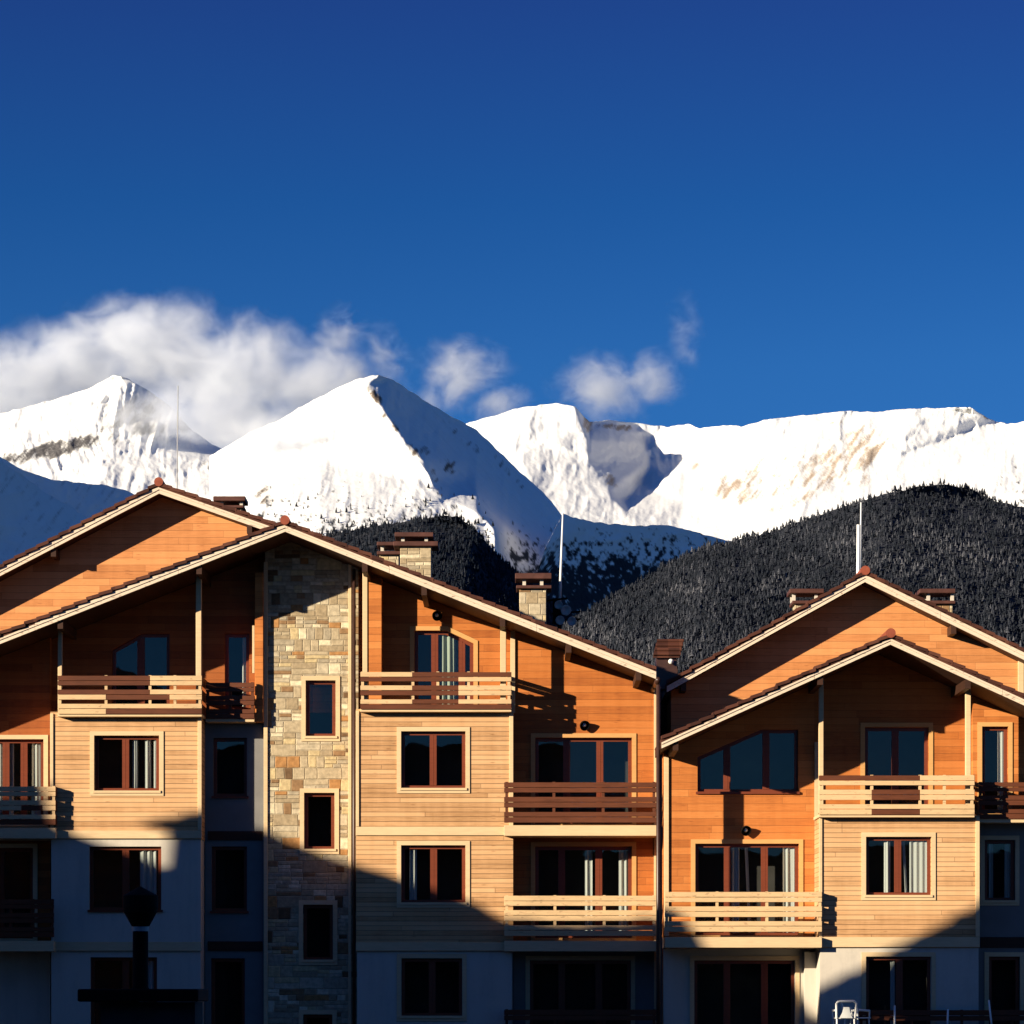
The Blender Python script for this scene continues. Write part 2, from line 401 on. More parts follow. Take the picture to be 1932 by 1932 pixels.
def chimney(par, Y, sh, ledge, cap, pst, ybase):
    """sh=(x0,x1,ytop), ledge=(x0,x1,y0,y1), cap=(x0,x1,y0,y1), posts x list"""
    dx = wx(sh[1], Y) - wx(sh[0], Y)
    m = MB(); m.pxbox(sh[0], sh[2], sh[1], ybase, Y, max(.7, dx*.9)); c = m.build('chimney', 'chimstone', par, bevel=.02)
    dp = max(.7, dx*.9)
    m = MB(); m.pxbox(ledge[0], ledge[2], ledge[1], ledge[3], Y - .12, dp + .24); m.build('coping', 'slab', c, bevel=.015)
    m = MB(); m.pxbox(cap[0], cap[2], cap[1], cap[3], Y - .12, dp + .24); m.build('cap', 'slab', c, bevel=.015)
    for p in pst:
        for yy in (Y + .02, Y + dp - .12):
            m = MB(); X = wx(p, Y); m.box(X - .045, X + .045, yy, yy + .1, wz(ledge[2], Y), wz(cap[3], Y)); m.build('support', 'plaster', c)
    return c

class Roof:
    """gable roof; picture points of the lower fascia edge at the front plane Yf"""
    def __init__(s, par, Yf, Yend, left, peak, right, name='roof', fas=13.5, tile=10, jog=0):
        s.L, s.Pk, s.R = [(wx(x, Yf), wz(y, Yf)) for x, y in (left, peak, right)]
        s.Yf = Yf; k = (Yf + KB) / F; fh = fas * k; th = tile * k
        def off(p, d): return (p[0], p[1] + d)
        # soffit deck / structure
        m = MB()
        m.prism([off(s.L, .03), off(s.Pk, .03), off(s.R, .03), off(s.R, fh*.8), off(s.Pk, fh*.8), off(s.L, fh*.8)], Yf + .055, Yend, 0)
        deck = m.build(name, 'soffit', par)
        # tiled covering
        t = MB(); up = lambda d: [off(s.L, d), off(s.Pk, d), off(s.R, d)]
        a, b = up(fh*.8 + .005), up(fh*.8 + .06)
        t.prism(a + b[::-1], Yf - .02, Yend + .1, 0)
        for (p, q) in ((s.L, s.Pk), (s.R, s.Pk)):       # rake tiles, one by one down each edge
            Lg = math.hypot(q[0]-p[0], q[1]-p[1]); n = int(Lg / .34); ux, uz = (q[0]-p[0])/Lg, (q[1]-p[1])/Lg
            for i in range(n):
                d0, d1 = i * Lg / n, (i + 1.12) * Lg / n
                j = random.uniform(-.012, .012)
                z0 = fh * .86 + .03; lift = .045
                A = (p[0]+ux*d0, p[1]+uz*d0 + z0 + lift + j); B = (p[0]+ux*min(d1, Lg), p[1]+uz*min(d1, Lg) + z0 + j)
                A2 = (A[0], A[1] + th*.62); B2 = (B[0], B[1] + th*.62)
                pts = [A, B, B2, A2]
                t.prism(pts, Yf - .07 + j, Yf + .33, 0)
        # field of tile rolls running down the slope
        for (p, q) in ((s.L, s.Pk), (s.R, s.Pk)):
            yy = Yf + .42
            while yy < min(Yend, Yf + 9):
                t.tube((p[0], yy, p[1] + fh*.8 + .06), (q[0], yy, q[1] + fh*.8 + .06), .05, n=6); yy += .30
        t.build('tiles', 'tile', deck)
        # fascia boards, each slope in pieces
        for (p, q) in ((s.L, s.Pk), (s.R, s.Pk)):
            Lg = math.hypot(q[0]-p[0], q[1]-p[1]); ux, uz = (q[0]-p[0])/Lg, (q[1]-p[1])/Lg
            f = MB(); d = 0
            while d < Lg - .01:
                e = min(Lg, d + random.uniform(3.2, 4.4)); e = Lg if Lg - e < 1 else e
                A = (p[0]+ux*(d+.004), p[1]+uz*(d+.004)); B = (p[0]+ux*(e-.004 if e < Lg else e), p[1]+uz*(e-.004 if e < Lg else e))
                j = random.uniform(0, .008)
                f.prism([A, B, (B[0], B[1]+fh*.52), (A[0], A[1]+fh*.52)], Yf + j, Yf + .05)
                f.prism([(A[0], A[1]+fh*.54), (B[0], B[1]+fh*.54), (B[0], B[1]+fh), (A[0], A[1]+fh)], Yf - .022 + j, Yf + .05)
                d = e
            f.build('fascia_board', 'fascia', deck)
        # ridge tiles with a round end cap
        r = MB(); zc = s.Pk[1] + fh + th*.9
        r.tube((s.Pk[0], Yf - .10, zc - .02), (s.Pk[0], Yend, zc - .02), .125, n=14)
        r.build('ridge_tile', 'ridge', deck, smooth=False)
        s.fh = fh; s.deck = deck; s.Yend = Yend
    def under(s, X):
        if X <= s.Pk[0]: t = (X - s.L[0]) / (s.Pk[0] - s.L[0]); return s.L[1] + (s.Pk[1] - s.L[1]) * t
        t = (X - s.Pk[0]) / (s.R[0] - s.Pk[0]); return s.Pk[1] + (s.R[1] - s.Pk[1]) * t
    def purlin(s, px, Yw, ext=.12, w=.14, h=.16):
        X = wx(px, s.Yf); m = MB()
        m.box(X - w/2, X + w/2, s.Yf + .07, Yw + .1, s.under(X) - h - .05, s.under(X) + .02); m.build('purlin', 'darkwood', s.deck)
    def wall_poly(s, X0, X1, zb, gap=.0):
        pts = [(X0, zb), (X1, zb), (X1, s.under(X1) + .02 - gap)]
        if X0 < s.Pk[0] < X1: pts.append((s.Pk[0], s.under(s.Pk[0]) + .02 - gap))
        pts.append((X0, s.under(X0) + .02 - gap)); return pts

def wall(par, name, poly, Y, thick, mat, holes=()):
    m = MB(); m.prism(poly, Y, Y + thick, 0, holes); return m.build(name, mat, par)

def H(Y, *polys): return [topx(p, Y) for p in polys]
def trim(par, a, b, c, d, Y, depth=.06, mat='trim', name='trim_board'):
    m = MB(); m.pxbox(a, b, c, d, Y, depth); return m.build(name, mat, par, bevel=.006)

# ================================================================== LEFT CHALET
YB, YF, YW, YK, YS = 30.0, 29.73, 30.93, 31.4, 30.8     # bay fronts, balcony fronts, outer walls, back walls, stone tower
B1 = empty('chalet', (wx(538, 30), 31, GROUND), 'long timber clad chalet with the mixed stone tower up its middle', 'building', 'timber chalets below the mountains')
R1 = Roof(B1, 28.85, 42.0, (-470, 1400), (538, 1003), (1238, 1281))
for p in (113, 375, 688, 800, 948, 1073, 1205): R1.purlin(p, YK)
Yg = 33.0
G1 = Roof(B1, Yg, 43.0, (-330, 1258), (300, 931), (520, 1008), name='rear_roof')
for p in (-150, 100, 470): G1.purlin(p, Yg + .8)
ga = G1.wall_poly(wx(-260, 33.8), wx(487, 33.8), 6.0)
wall(B1, 'gable_wall', ga, Yg + .8, .25, 'honey')
m = MB(); m.box(wx(487, 33.8) - .25, wx(487, 33.8) - .003, Yg + 1.06, 42.8, 6.0, G1.under(wx(487, 33.8)) - .02); m.build('side_wall', 'amber', B1)

W1R = wx(1241, YW)
# outer walls
zA = wz(1343, YB)
h_l = [rect(-60, 1395, 82, 1556), rect(-60, 1600, 62, 1772)]
wall(B1, 'wall', R1.wall_poly(wx(-230, YW), wx(94.5, YW), wz(1790, YW)), YW, .25, 'orangeshade', H(YW, *h_l))
wall(B1, 'wall', [(wx(-230, YW), GROUND), (wx(94.5, YW), GROUND), (wx(94.5, YW), wz(1790, YW) - .004), (wx(-230, YW), wz(1790, YW) - .004)], YW, .25, 'plaster')
window(B1, YW, h_l[0], (10, 44), [(-10, 24), (58, 78)], rail=None)
window(B1, YW, h_l[1], (0,), [])
# back wall behind the upper balconies (through the whole chalet)
h_a = [(211, 1339), (320, 1339), (320, 1195), (266, 1195), (211, 1226)]
h_a2 = rect(424, 1195, 470, 1339)
h_b = [(782, 1336), (893, 1336), (893, 1214), (842, 1190), (782, 1190)]
xa, xb = wx(96, YK), wx(970, YK)
xm = wx(590, YK)
wall(B1, 'wall', R1.wall_poly(xa, xm, wz(1344, YK)), YK, .25, 'orangeshade', H(YK, h_a, h_a2))
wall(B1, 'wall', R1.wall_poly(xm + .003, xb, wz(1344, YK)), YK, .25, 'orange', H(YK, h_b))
window(B1, YK, h_a, (265,), [], mw=14, casing=False)
window(B1, YK, h_a2, (), [(456, 466)], casing=False)
window(B1, YK, h_b, (820, 871), [(829, 868)], cloth='greencurtain', cas='goldtrim')
# recess between the left bay and the tower
YR = 30.9
h_r = [rect(402, 1392, 466, 1503), rect(399, 1597, 466, 1720), rect(398, 1808, 462, 1960)]
xr0, xr1 = wx(380, YB) + .003, wx(500, YS) - .003
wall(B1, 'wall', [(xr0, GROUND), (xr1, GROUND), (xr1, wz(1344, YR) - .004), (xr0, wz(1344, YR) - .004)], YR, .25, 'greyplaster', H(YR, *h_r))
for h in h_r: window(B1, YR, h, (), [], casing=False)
trim(B1, 392, 1568, 495, 1585, YR - .05, .05, 'darkwood', 'floor_band'); trim(B1, 392, 1776, 495, 1794, YR - .05, .05, 'darkwood', 'floor_band')
# stone tower
h_s = [rect(577, 1284, 633, 1390), rect(574, 1496, 631, 1603), rect(572, 1707, 628, 1812), rect(572, 1914, 627, 2020)]
xs0, xs1 = wx(500, YS), wx(676, YS)
wall(B1, 'stone_tower', R1.wall_poly(xs0, xs1, GROUND), YS, .25, 'stone', H(YS, *h_s))
m = MB(); m.box(xs0, xs0 + .25, YS + .253, YK - .01, GROUND, R1.under(xs0) - .02); m.box(xs1 - .25, xs1, YS + .253, YK - .01, zA, R1.under(xs1 - .25) - .02)
m.build('tower_side', 'stone', B1)
for h in h_s: window(B1, YS, h, (), [])
trim(B1, 481, 1080, 496.4, 1362, YK - .8, .78, 'amber', 'pilaster'); trim(B1, 476, 1180, 480.5, 1270, YK - .78, .1, 'trim', 'corner_post')
trim(B1, 497.5, 1060, 505, 1980, YS - .05, .06, 'trim', 'corner_board')
trim(B1, 657, 1030, 663, 1640, YS - .05, .05, 'trim', 'corner_board'); trim(B1, 657, 1640.5, 663, 1990, YS - .05, .05, 'trim', 'corner_board')
trim(B1, 696, 1070, 720, 1335, 30.73, .64, 'amber', 'pilaster')
pp = MB(); pp.tube((wx(668, YS - .14), YS - .14, wz(1075, YS)), (wx(668, YS - .14), YS - .14, GROUND), .045)
dp = pp.build('downpipe', 'pipe', B1, smooth=True)
# bays
def bay(par, x0, x1, ytop, yplast, holes_up, holes_dn, band, mat='pale', YKb=YK):
    X0, X1 = wx(x0, YB), wx(x1, YB); zt, zp = wz(ytop, YB), wz(yplast, YB)
    m = MB(); m.prism([(X0, zp), (X1, zp), (X1, zt), (X0, zt)], YB, YB + .25, 0, H(YB, *holes_up))
    m.box(X0, X0 + .25, YB + .252, YKb - .005, zp, zt); m.box(X1 - .25, X1, YB + .252, YKb - .005, zp, zt)
    m.build('bay', mat, par)
    m = MB(); m.prism([(X0 + .02, GROUND), (X1 - .02, GROUND), (X1 - .02, zp - .004), (X0 + .02, zp - .004)], YB + .03, YB + .25, 0, H(YB, *holes_dn))
    m.box(X0 + .02, X0 + .25, YB + .252, YKb - .005, GROUND, zp - .004); m.box(X1 - .25, X1 - .02, YB + .252, YKb - .005, GROUND, zp - .004)
    m.build('plaster_bay', 'plaster', par)
    for a, b in band: trim(par, x0 - .6, a, x1 + .6, b, YB - .045, .05, 'trim', 'floor_band')
    trim(par, x1 - 7, ytop + 3, x1 + .5, (band[0][0] if band else yplast) - .6, YB - .04, .045, 'trim', 'corner_board')
    trim(par, x0 - .5, ytop + 3, x0 + 5.5, (band[0][0] if band else yplast) - .6, YB - .04, .045, 'trim', 'corner_board')
hA = [rect(178, 1388, 300, 1493)]; hA0 = [rect(168, 1597, 304, 1718), rect(170, 1806, 296, 1960)]
bay(B1, 95, 380, 1343, 1583, hA, hA0, [(1567, 1582), (1777, 1794)])
window(B1, YB, hA[0], (236,), [(248, 258), (272, 283), (288, 296)])
for h in hA0: window(B1, YB + .03, h, (236,), [(262, 294)], casing=False)
hB = [rect(757, 1380, 878, 1488), rect(757, 1595, 878, 1704)]; hB0 = [rect(757, 1808, 872, 1918)]
bay(B1, 672, 968, 1338, 1795, hB, hB0, [(1560, 1576), (1778, 1794)])
window(B1, YB, hB[0], (817,), []); window(B1, YB, hB[1], (818,), [(772, 786)])
window(B1, YB + .03, hB0[0], (815,), [])
# right part of the left chalet
h_w = [rect(1010, 1392, 1192, 1556), rect(1010, 1597, 1192, 1771), rect(1000, 1812, 1190, 1985)]
X0 = wx(968, YB) + .004
wall(B1, 'wall', R1.wall_poly(X0, W1R, wz(1790, YW)), YW, .25, 'orange', H(YW, *h_w[:2]))
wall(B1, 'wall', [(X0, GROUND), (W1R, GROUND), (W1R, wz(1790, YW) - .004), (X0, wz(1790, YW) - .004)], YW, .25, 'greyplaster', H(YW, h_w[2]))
m = MB(); m.box(X0, X0 + .2, YW + .252, YK - .003, wz(1338, YW), R1.under(X0) - .03); m.build('wall', 'orange', B1)
window(B1, YW, h_w[0], (1069, 1132), [], cas='goldtrim'); window(B1, YW, h_w[1], (1060, 1130), [(1104, 1118), (1168, 1188)], cas='goldtrim'); window(B1, YW, h_w[2], (1060, 1130), [])
trim(B1, 963, 1190, 972, 1345, YW - .06, .06, 'trim', 'corner_board')
trim(B1, 1234, 1296, 1240.5, 1990, YW - .06, .06, 'trim', 'corner_board')
m = MB(); m.box(W1R - .25, W1R - .002, YW + .252, 41.8, GROUND, R1.under(W1R) - .03); m.build('side_wall', 'orange', B1)
m = MB(); m.prism(R1.wall_poly(wx(-230, YW) , W1R - .26, GROUND), 41.5, 41.75); m.build('rear_wall', 'plaster', B1)
m = MB(); m.box(wx(-230, YW), wx(-230, YW) + .25, YW + .252, 41.4, GROUND, R1.under(wx(-230, YW)) - .03); m.build('side_wall', 'orange', B1)
# posts that carry the eaves
for a, b, yp, bo in ((369.5, 380, 29.9, 1276), (684, 693.5, 29.82, 1268), (944, 955, 29.82, 1270), (109, 117, 29.9, 1276)):
    x = wx((a + b) / 2, yp); m = MB(); w = (b - a) / 2 * 79.8 / F
    m.box(x - w, x + w, yp, yp + 2 * w, wz(bo + 66, yp), R1.under(x) + .02); m.build('post', 'trim', B1, bevel=.01)
# balconies
balcony(B1, 109, 381, 1275, 1347, YF, YK, [(0, 109, 283), (1, 109, 283), (2, 109, 283), (3, 200, 320), (5, 200, 381)], (113, 200, 283, 330, 377), ret_r=YK, slab=(1345, 1352), label='balcony with two-tone boards, dark on its left')
balcony(B1, 680, 965, 1268, 1338, YF, YK, [(0, 778, 965), (1, 680, 865), (2, 778, 865), (3, 680, 865), (4, 778, 865), (5, 680, 965)], (684, 779, 826, 884, 960), ret_r=YW, slab=(1336, 1343), label='balcony with two-tone boards, dark along its middle')
balcony(B1, 951, 1240, 1476, 1552, YF, YW, [], (956, 1045, 1138, 1234), slab=(1557, 1577), ret_l=None, all_dark=True, label='balcony with dark red-brown railing')
balcony(B1, 951, 1240, 1690, 1766, YF, YW, [], (956, 1047, 1140, 1234), slab=(1775, 1795), label='balcony with pale railing, half in shade')
balcony(B1, -120, 105, 1484, 1556, YF, YW, [(5, -120, 105), (3, 40, 80)], (-30, 20, 62, 101), ret_r=YB + .02, slab=(1562, 1582), label='balcony cut by the picture edge')
balcony(B1, -120, 102, 1697, 1768, YF, YW, [], (-30, 20, 62, 98), slab=(1775, 1795), all_dark=True)
balcony(B1, 951, 1240, 1905, 1985, YF, YW, [], (956, 1047, 1140, 1234), slab=(1986, 2000), all_dark=True)
balcony(B1, 388, 480, 1288, 1356, 30.45, 30.9 + .24, [], (392, 434, 476), slab=(1354, 1362), all_dark=True, label='added short dark railing standing in for shadow beside the tower')  # dark railing added where the shadow falls in the recess
# party post and rain pipe between the chalets
m = MB(); m.tube((wx(1242, 28.2), 28.2, wz(1292, 28.2)), (wx(1242, 28.2), 28.2, GROUND), .055)
d = m.build('downpipe', 'pipe', B1, smooth=True)
m = MB(); m.box(wx(1246, 28.2) - .02, wx(1246, 28.2) + .05, 28.27, 28.55, GROUND, wz(1425, 28.2)); m.build('corner_post', 'pipe', B1)
m = MB()
for i in range(9): m.tube((wx(1239, 28.9) , 28.15 + i*1.5, wz(1288, 28.9)), (wx(1239, 28.9), 28.15 + (i+1)*1.5, wz(1288, 28.9)), .07)
m.build('gutter', 'pipe', B1, smooth=True)
# wall lamps
floodlight(B1, 825, 1163, YK - .02); floodlight(B1, 1103, 1370, YW - .02)
# chimneys on the left roof
chimney(B1, 33.0, (755, 814, 1030), (708, 827, 1021, 1029) if 0 else (742, 827, 1021, 1030), (744.5, 818, 1004, 1012.5), (760, 804), 1160)
chimney(B1, 35.5, (716, 753, 1045), (711, 756, 1039.5, 1046), (711, 756, 1022, 1029), (721, 748), 1150)
chimney(B1, 33.0, (980, 1031, 1109), (974, 1041, 1104, 1110), (972, 1041, 1081, 1092), (989, 1022), 1270)
chimney(B1, 36.0, (410, 456, 957), (404, 460, 953, 958), (402, 463, 936, 945), (418, 455), 1120)
# tiled hood with a lamp at the roof corner
m = MB(); Yh = 32.2
m.add([P3(1232, 1236, Yh), P3(1282, 1236, Yh), P3(1289, 1208, Yh + .5), P3(1240, 1208, Yh + .5), P3(1232, 1241, Yh), P3(1282, 1241, Yh), P3(1289, 1214, Yh + .55), P3(1240, 1214, Yh + .55)],
      [(0, 1, 2, 3), (4, 7, 6, 5), (0, 4, 5, 1), (1, 5, 6, 2), (2, 6, 7, 3), (3, 7, 4, 0)])
for i in range(4):
    t = i / 3.2; m.tube(P3(1233 + 7*t, 1234 - 27*t, Yh + .5*t - .02), P3(1284 + 6*t, 1234 - 27*t, Yh + .5*t - .02), .045, n=8)
hd = m.build('roof_hood', 'tile', B1)
m = MB(); m.prism(topx([(1240, 1300), (1280, 1300), (1276, 1240), (1238, 1240)], Yh + .1), Yh + .1, Yh + .6); m.build('hood_box', 'pipe', hd)
m = MB(); m.lathe(P3(1266, 1248, Yh - .02), (0, -1, 0), [(-.08, .05), (-.02, .075), (.03, .06), (.05, 0)], 14); m.build('lamp', 'plastic', hd, smooth=True)

# ================================================================== RIGHT CHALET
YB, YF, YW, YK = 28.5, 28.24, 29.8, 29.9           # this chalet stands 1.5 m nearer the yard
Yg = 31.5
B2 = empty('chalet', (wx(1680, 30), 31, GROUND), 'timber chalet of two stacked gables to the right of the long stone towered one', 'building', 'timber chalets below the mountains')
R2 = Roof(B2, 27.35, 42.0, (1248, 1412), (1680, 1216), (2150, 1430))
for p in (1548, 1827, 1275): R2.purlin(p, YK)
G2 = Roof(B2, Yg, 43.0, (1258, 1306), (1632, 1098), (2010, 1283), name='rear_roof')
for p in (1290, 1800): G2.purlin(p, Yg + .8)
xg0, xg1 = wx(1266, 32.3), wx(1931, 32.3)
wall(B2, 'gable_wall', G2.wall_poly(xg0, xg1, 5.0), Yg + .8, .25, 'honey')
m = MB(); m.box(xg0 + .003, xg0 + .25, Yg + 1.06, 42.8, 5.0, G2.under(xg0) - .02); m.build('side_wall', 'amber', B2)
m = MB(); m.box(xg1 - .25, xg1 - .003, Yg + 1.06, 42.8, 5.0, G2.under(xg1) - .02); m.build('side_wall', 'amber', B2)
trim(B2, 1921, 1222, 1932, 1320, Yg + .74, .06, 'trim', 'corner_board')
# link wall in the gap between the chalets
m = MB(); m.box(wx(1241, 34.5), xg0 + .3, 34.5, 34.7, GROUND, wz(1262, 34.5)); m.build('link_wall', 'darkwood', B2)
X20 = wx(1252, YW); X2c = wx(1546, YB) - .004
h2 = [(1316, 1495), (1506, 1495), (1506, 1376), (1436, 1376), (1316, 1428)]
h2b = rect(1312, 1592, 1507, 1766); h2c = rect(1310, 1812, 1500, 1985)
wall(B2, 'wall', R2.wall_poly(X20, X2c, wz(1790, YW)), YW, .25, 'amber', H(YW, h2, h2b))
wall(B2, 'wall', [(X20, GROUND), (X2c, GROUND), (X2c, wz(1790, YW) - .004), (X20, wz(1790, YW) - .004)], YW, .25, 'plaster', H(YW, h2c))
window(B2, YW, h2, (1372, 1446), [], casing=False); window(B2, YW, h2b, (1373, 1443), [(1381, 1396), (1406, 1412, 7), (1478, 1500)], cas='goldtrim')
window(B2, YW, h2c, (1372, 1443), [])
trim(B2, 1253, 1428, 1262, 1766, YW - .06, .06, 'trim', 'corner_board'); trim(B2, 1537, 1400, 1544.5, 1690, YW - .05, .05, 'trim', 'corner_board')
hC = [rect(1634, 1579, 1757, 1690)]; hC0 = [rect(1634, 1805, 1757, 1960)]
bay(B2, 1546, 1848, 1538, 1788, hC, hC0, [(1768, 1787)])
window(B2, YB, hC[0], (1695,), [(1670, 1682), (1703, 1709, 6), (1718, 1751)])
window(B2, YB + .03, hC0[0], (1698,), [(1682, 1690)])
YQ = 29.65
hK = [rect(1632, 1372, 1752, 1536), rect(1853, 1371, 1902, 1536)]
xk0, xk1 = X2c - .2, wx(2080, YQ); xq = wx(1848, YB) + .003
wall(B2, 'wall', R2.wall_poly(xk0, xq + .24, wz(1540, YK)), YK, .25, 'orange', H(YK, hK[0]))
wall(B2, 'wall', R2.wall_poly(xq, xk1, wz(1540, YQ)), YQ, .245, 'amber', H(YQ, hK[1]))
m = MB(); m.box(X2c - .2, X2c, YW + .252, YK - .003, wz(1538, YW), R2.under(X2c - .2) - .03); m.build('wall', 'amber', B2)
window(B2, YK, hK[0], (1690,), [], cas='goldtrim'); window(B2, YQ, hK[1], (), [(1884, 1895)], cas='goldtrim')
hR = [rect(1858, 1585, 1915, 1700), rect(1866, 1805, 1924, 1985)]
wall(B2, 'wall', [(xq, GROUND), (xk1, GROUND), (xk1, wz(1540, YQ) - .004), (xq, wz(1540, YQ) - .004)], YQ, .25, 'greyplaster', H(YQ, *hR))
window(B2, YQ, hR[0], (), [(1868, 1876), (1898, 1912)]); window(B2, YQ, hR[1], (), [])
trim(B2, 1850, 1768, 1990, 1788, YQ - .05, .05, 'darkwood', 'floor_band')
m = MB(); m.box(xk1 - .25, xk1 - .002, YK + .252, 41.8, GROUND, R2.under(xk1) - .03); m.build('side_wall', 'amber', B2)
m = MB(); m.box(X20 + .002, X20 + .25, YW + .252, 41.8, GROUND, R2.under(X20) - .03); m.build('side_wall', 'amber', B2)
m = MB(); m.prism(R2.wall_poly(X20 + .26, xk1 - .26, GROUND), 41.5, 41.75); m.build('rear_wall', 'plaster', B2)
for a, b, yp, bo in ((1545, 1554, 28.43, 1468), (1822, 1832, 28.4, 1465)):
    x = wx((a + b) / 2, yp); m = MB(); w = (b - a) / 2 * 78.4 / F
    m.box(x - w, x + w, yp, yp + 2 * w, wz(bo + 66, yp), R2.under(x) + .02); m.build('post', 'trim', B2, bevel=.01)
balcony(B2, 1545, 1839, 1463, 1537, YF, YK - .26, [(0, 1545, 1736), (2, 1645, 1736), (3, 1645, 1736), (5, 1645, 1736)], (1549, 1645, 1736, 1782, 1834), ret_r=YQ, slab=(1536, 1542), label='balcony with two-tone boards, dark in its middle')
balcony(B2, 1846, 2030, 1476, 1545, 28.95, 29.6, [], (1850, 1898, 1950), slab=(1544, 1552), all_dark=True, label='added dark railing standing in for shadow at the picture edge')  # another added dark railing, filling in the recess shadow
balcony(B2, 1254, 1551, 1683, 1758, YF, YW, [], (1258, 1353, 1447, 1547), ret_r=YB + .02, slab=(1768, 1788), label='balcony with all pale boards')
balcony(B2, 1620, 2000, 1906, 1985, YF - .2, YB, [], (1625, 1720, 1815, 1910), slab=(1986, 2000), all_dark=True, label='ground floor balcony with dark railing')
m = MB(); m.box(wx(1518, YW - .3), wx(1544, YW - .3), YW - .3, YW - .003, GROUND, wz(1796, YW - .3)); m.build('pier', 'plaster', B2)
floodlight(B2, 1407, 1568, YW - .02)
chimney(B2, 35.0, (1500, 1545, 1139), (1495, 1550, 1133, 1139), (1490, 1555, 1110.5, 1119), (1498, 1540), 1290)
chimney(B2, 35.0, (1745, 1798, 1139), (1742, 1803, 1133, 1139), (1735, 1803, 1110.5, 1119), (1752, 1797), 1290)

# ================================================================== SMALL THINGS
def antenna(name, segs, label, extra=None):
    p0 = segs[0][0]; e = empty(name, P3(*p0), label, 'antenna', 'radio masts on the chalet roofs')
    for a, b, r0, r1, mat in segs:
        m = MB(); m.tube(P3(*a), P3(*b), r0, r1, 10); m.build('pole', mat, e, smooth=True)
    return e
Ya = 34.0
a1 = antenna('antenna_mast', [((1055, 1262, Ya), (1055.5, 1150, Ya), .05, .05, 'blackmetal'), ((1055.5, 1150, Ya), (1062, 968, Ya), .045, .022, 'whitemetal')], 'thin white rod antenna rising beside the box of aerials and chimney')
for px, py, L in ((1048, 1133, .55), (1062, 1158, .8), (1066, 1172, .7)):
    m = MB(); c = P3(px, py, Ya - .1); m.tube(c - Vector((L*.4, 0, 0)), c + Vector((L*.6, -.1, .05)), .028); m.build('arm', 'blackmetal', a1)
for px, py, r in ((1053, 1141, .12), (1067, 1151, .15), (1056, 1170, .13), (1078, 1172, .13)):
    c = P3(px, py, Ya - .2); m = MB(); m.lathe(c, (.2, -1, -.2), [(-.03, .02), (.0, r*.7), (.05, r), (.06, r*.97), (.015, r*.6), (.0, 0)], 14); m.build('dish', 'metal' , a1, smooth=True)
m = MB(); m.pxbox(1043, 1128, 1053, 1176, Ya - .05, .3); m.build('box', 'blackmetal', a1, bevel=.02)
antenna('antenna_mast', [((1619, 1180, 34.2), (1619.5, 990, 34.2), .06, .05, 'whitemetal'), ((1622, 1180, 34.2), (1624.5, 948, 34.2), .03, .02, 'whitemetal')], 'white two rod antenna standing behind the gable peak of the right chalet')

antenna('antenna_mast', [((333, 1010, 36.5), (336, 728, 36.5), .018, .012, 'metal')], 'faint hair thin mast behind the highest left gable')

def chair(px, py, Y, rz, label):
    z0 = wz(1953, 27.5); e = empty('garden_chair', (wx(px, Y), Y, z0), label, 'chair', 'white plastic chairs on the terrace')
    ob = Vector((wx(px, Y), Y, z0)); co, si = math.cos(rz), math.sin(rz)
    def T(x, y, z): return ob + Vector((x*co - y*si, x*si + y*co, z))
    def bar(pts, r, name, n=8):
        m = MB()
        for a, b in zip(pts[:-1], pts[1:]): m.tube(T(*a), T(*b), r, n=n)
        return m.build(name, 'plastic', e)
    for x in (-.23, .23):
        bar([(x, -.22, 0), (x*.96, -.2, .42)], .022, 'leg'); bar([(x, .24, 0), (x*.98, .2, .42)], .022, 'leg')
        bar([(x*1.1, -.2, .62), (x*1.1, .22, .64)], .028, 'armrest'); bar([(x*1.05, -.2, .42), (x*1.1, -.2, .62)], .02, 'arm_post')
    m = MB(); m.prism([(-.25, 0), (.25, 0), (.25, .03), (-.25, .03)], -.25, .22)
    m.v = [tuple(T(a, b, c + .42)) for a, b, c in m.v]; m.build('seat', 'plastic', e, bevel=.01)
    bk = bar([(-.24, .22, .44), (-.26, .29, .82), (-.2, .30, .87), (.2, .30, .87), (.26, .29, .82), (.24, .22, .44)], .028, 'backrest')
    m = MB(); fan = []
    m.prism([(-.17, .02), (.17, .02), (.10, .16), (.07, .30), (-.07, .30), (-.10, .16)], 0, .02)
    m.v = [tuple(T(a, b + .235 + c*.17, c + .42)) for a, b, c in m.v]; m.build('splat', 'plastic', e)
    return e
chair(1592, 1953, 27.25, math.pi + .12, 'white plastic chair with an open square back nearest the pale wall')
chair(1617, 1953, 27.85, math.pi - .9, 'second white plastic chair turned sideways behind the square backed one')
for px, t, tilt in ((1688, 1898, .0), (1787, 1905, .02), (1873, 1888, -.1)):
    m = MB(); Y = 27.7; b = Vector((wx(px, Y), Y, wz(1953, 27.5))); q = P3(px, t, Y) + Vector((tilt, 0, 0))
    m.tube(b, q, .028, .024, 10); m.lathe(q, (0, 0, 1), [(0, .024), (.015, .02), (.02, 0)], 10)
    o = m.build('pole', 'plastic', None, smooth=True)
    tag(o, {1688: 'slim white pole upright before the middle of the dark window', 1787: 'shortest slim white pole, below the bare plaster', 1873: 'tallest slim white pole leaning left by the right edge'}[px], 'pole', 'slim white poles on the terrace')
# terrace slab the chairs and poles stand on
m = MB(); m.box(wx(1440, 27.5), wx(2100, 27.5), 26.5, YB + .02, wz(1953, 27.5) - .2, wz(1953, 27.5))
m.box(wx(1440, 27.5), wx(2100, 27.5), 26.5, 26.75, GROUND, wz(1953, 27.5) - .203); tag(m.build('terrace', 'concrete'), kind='structure')

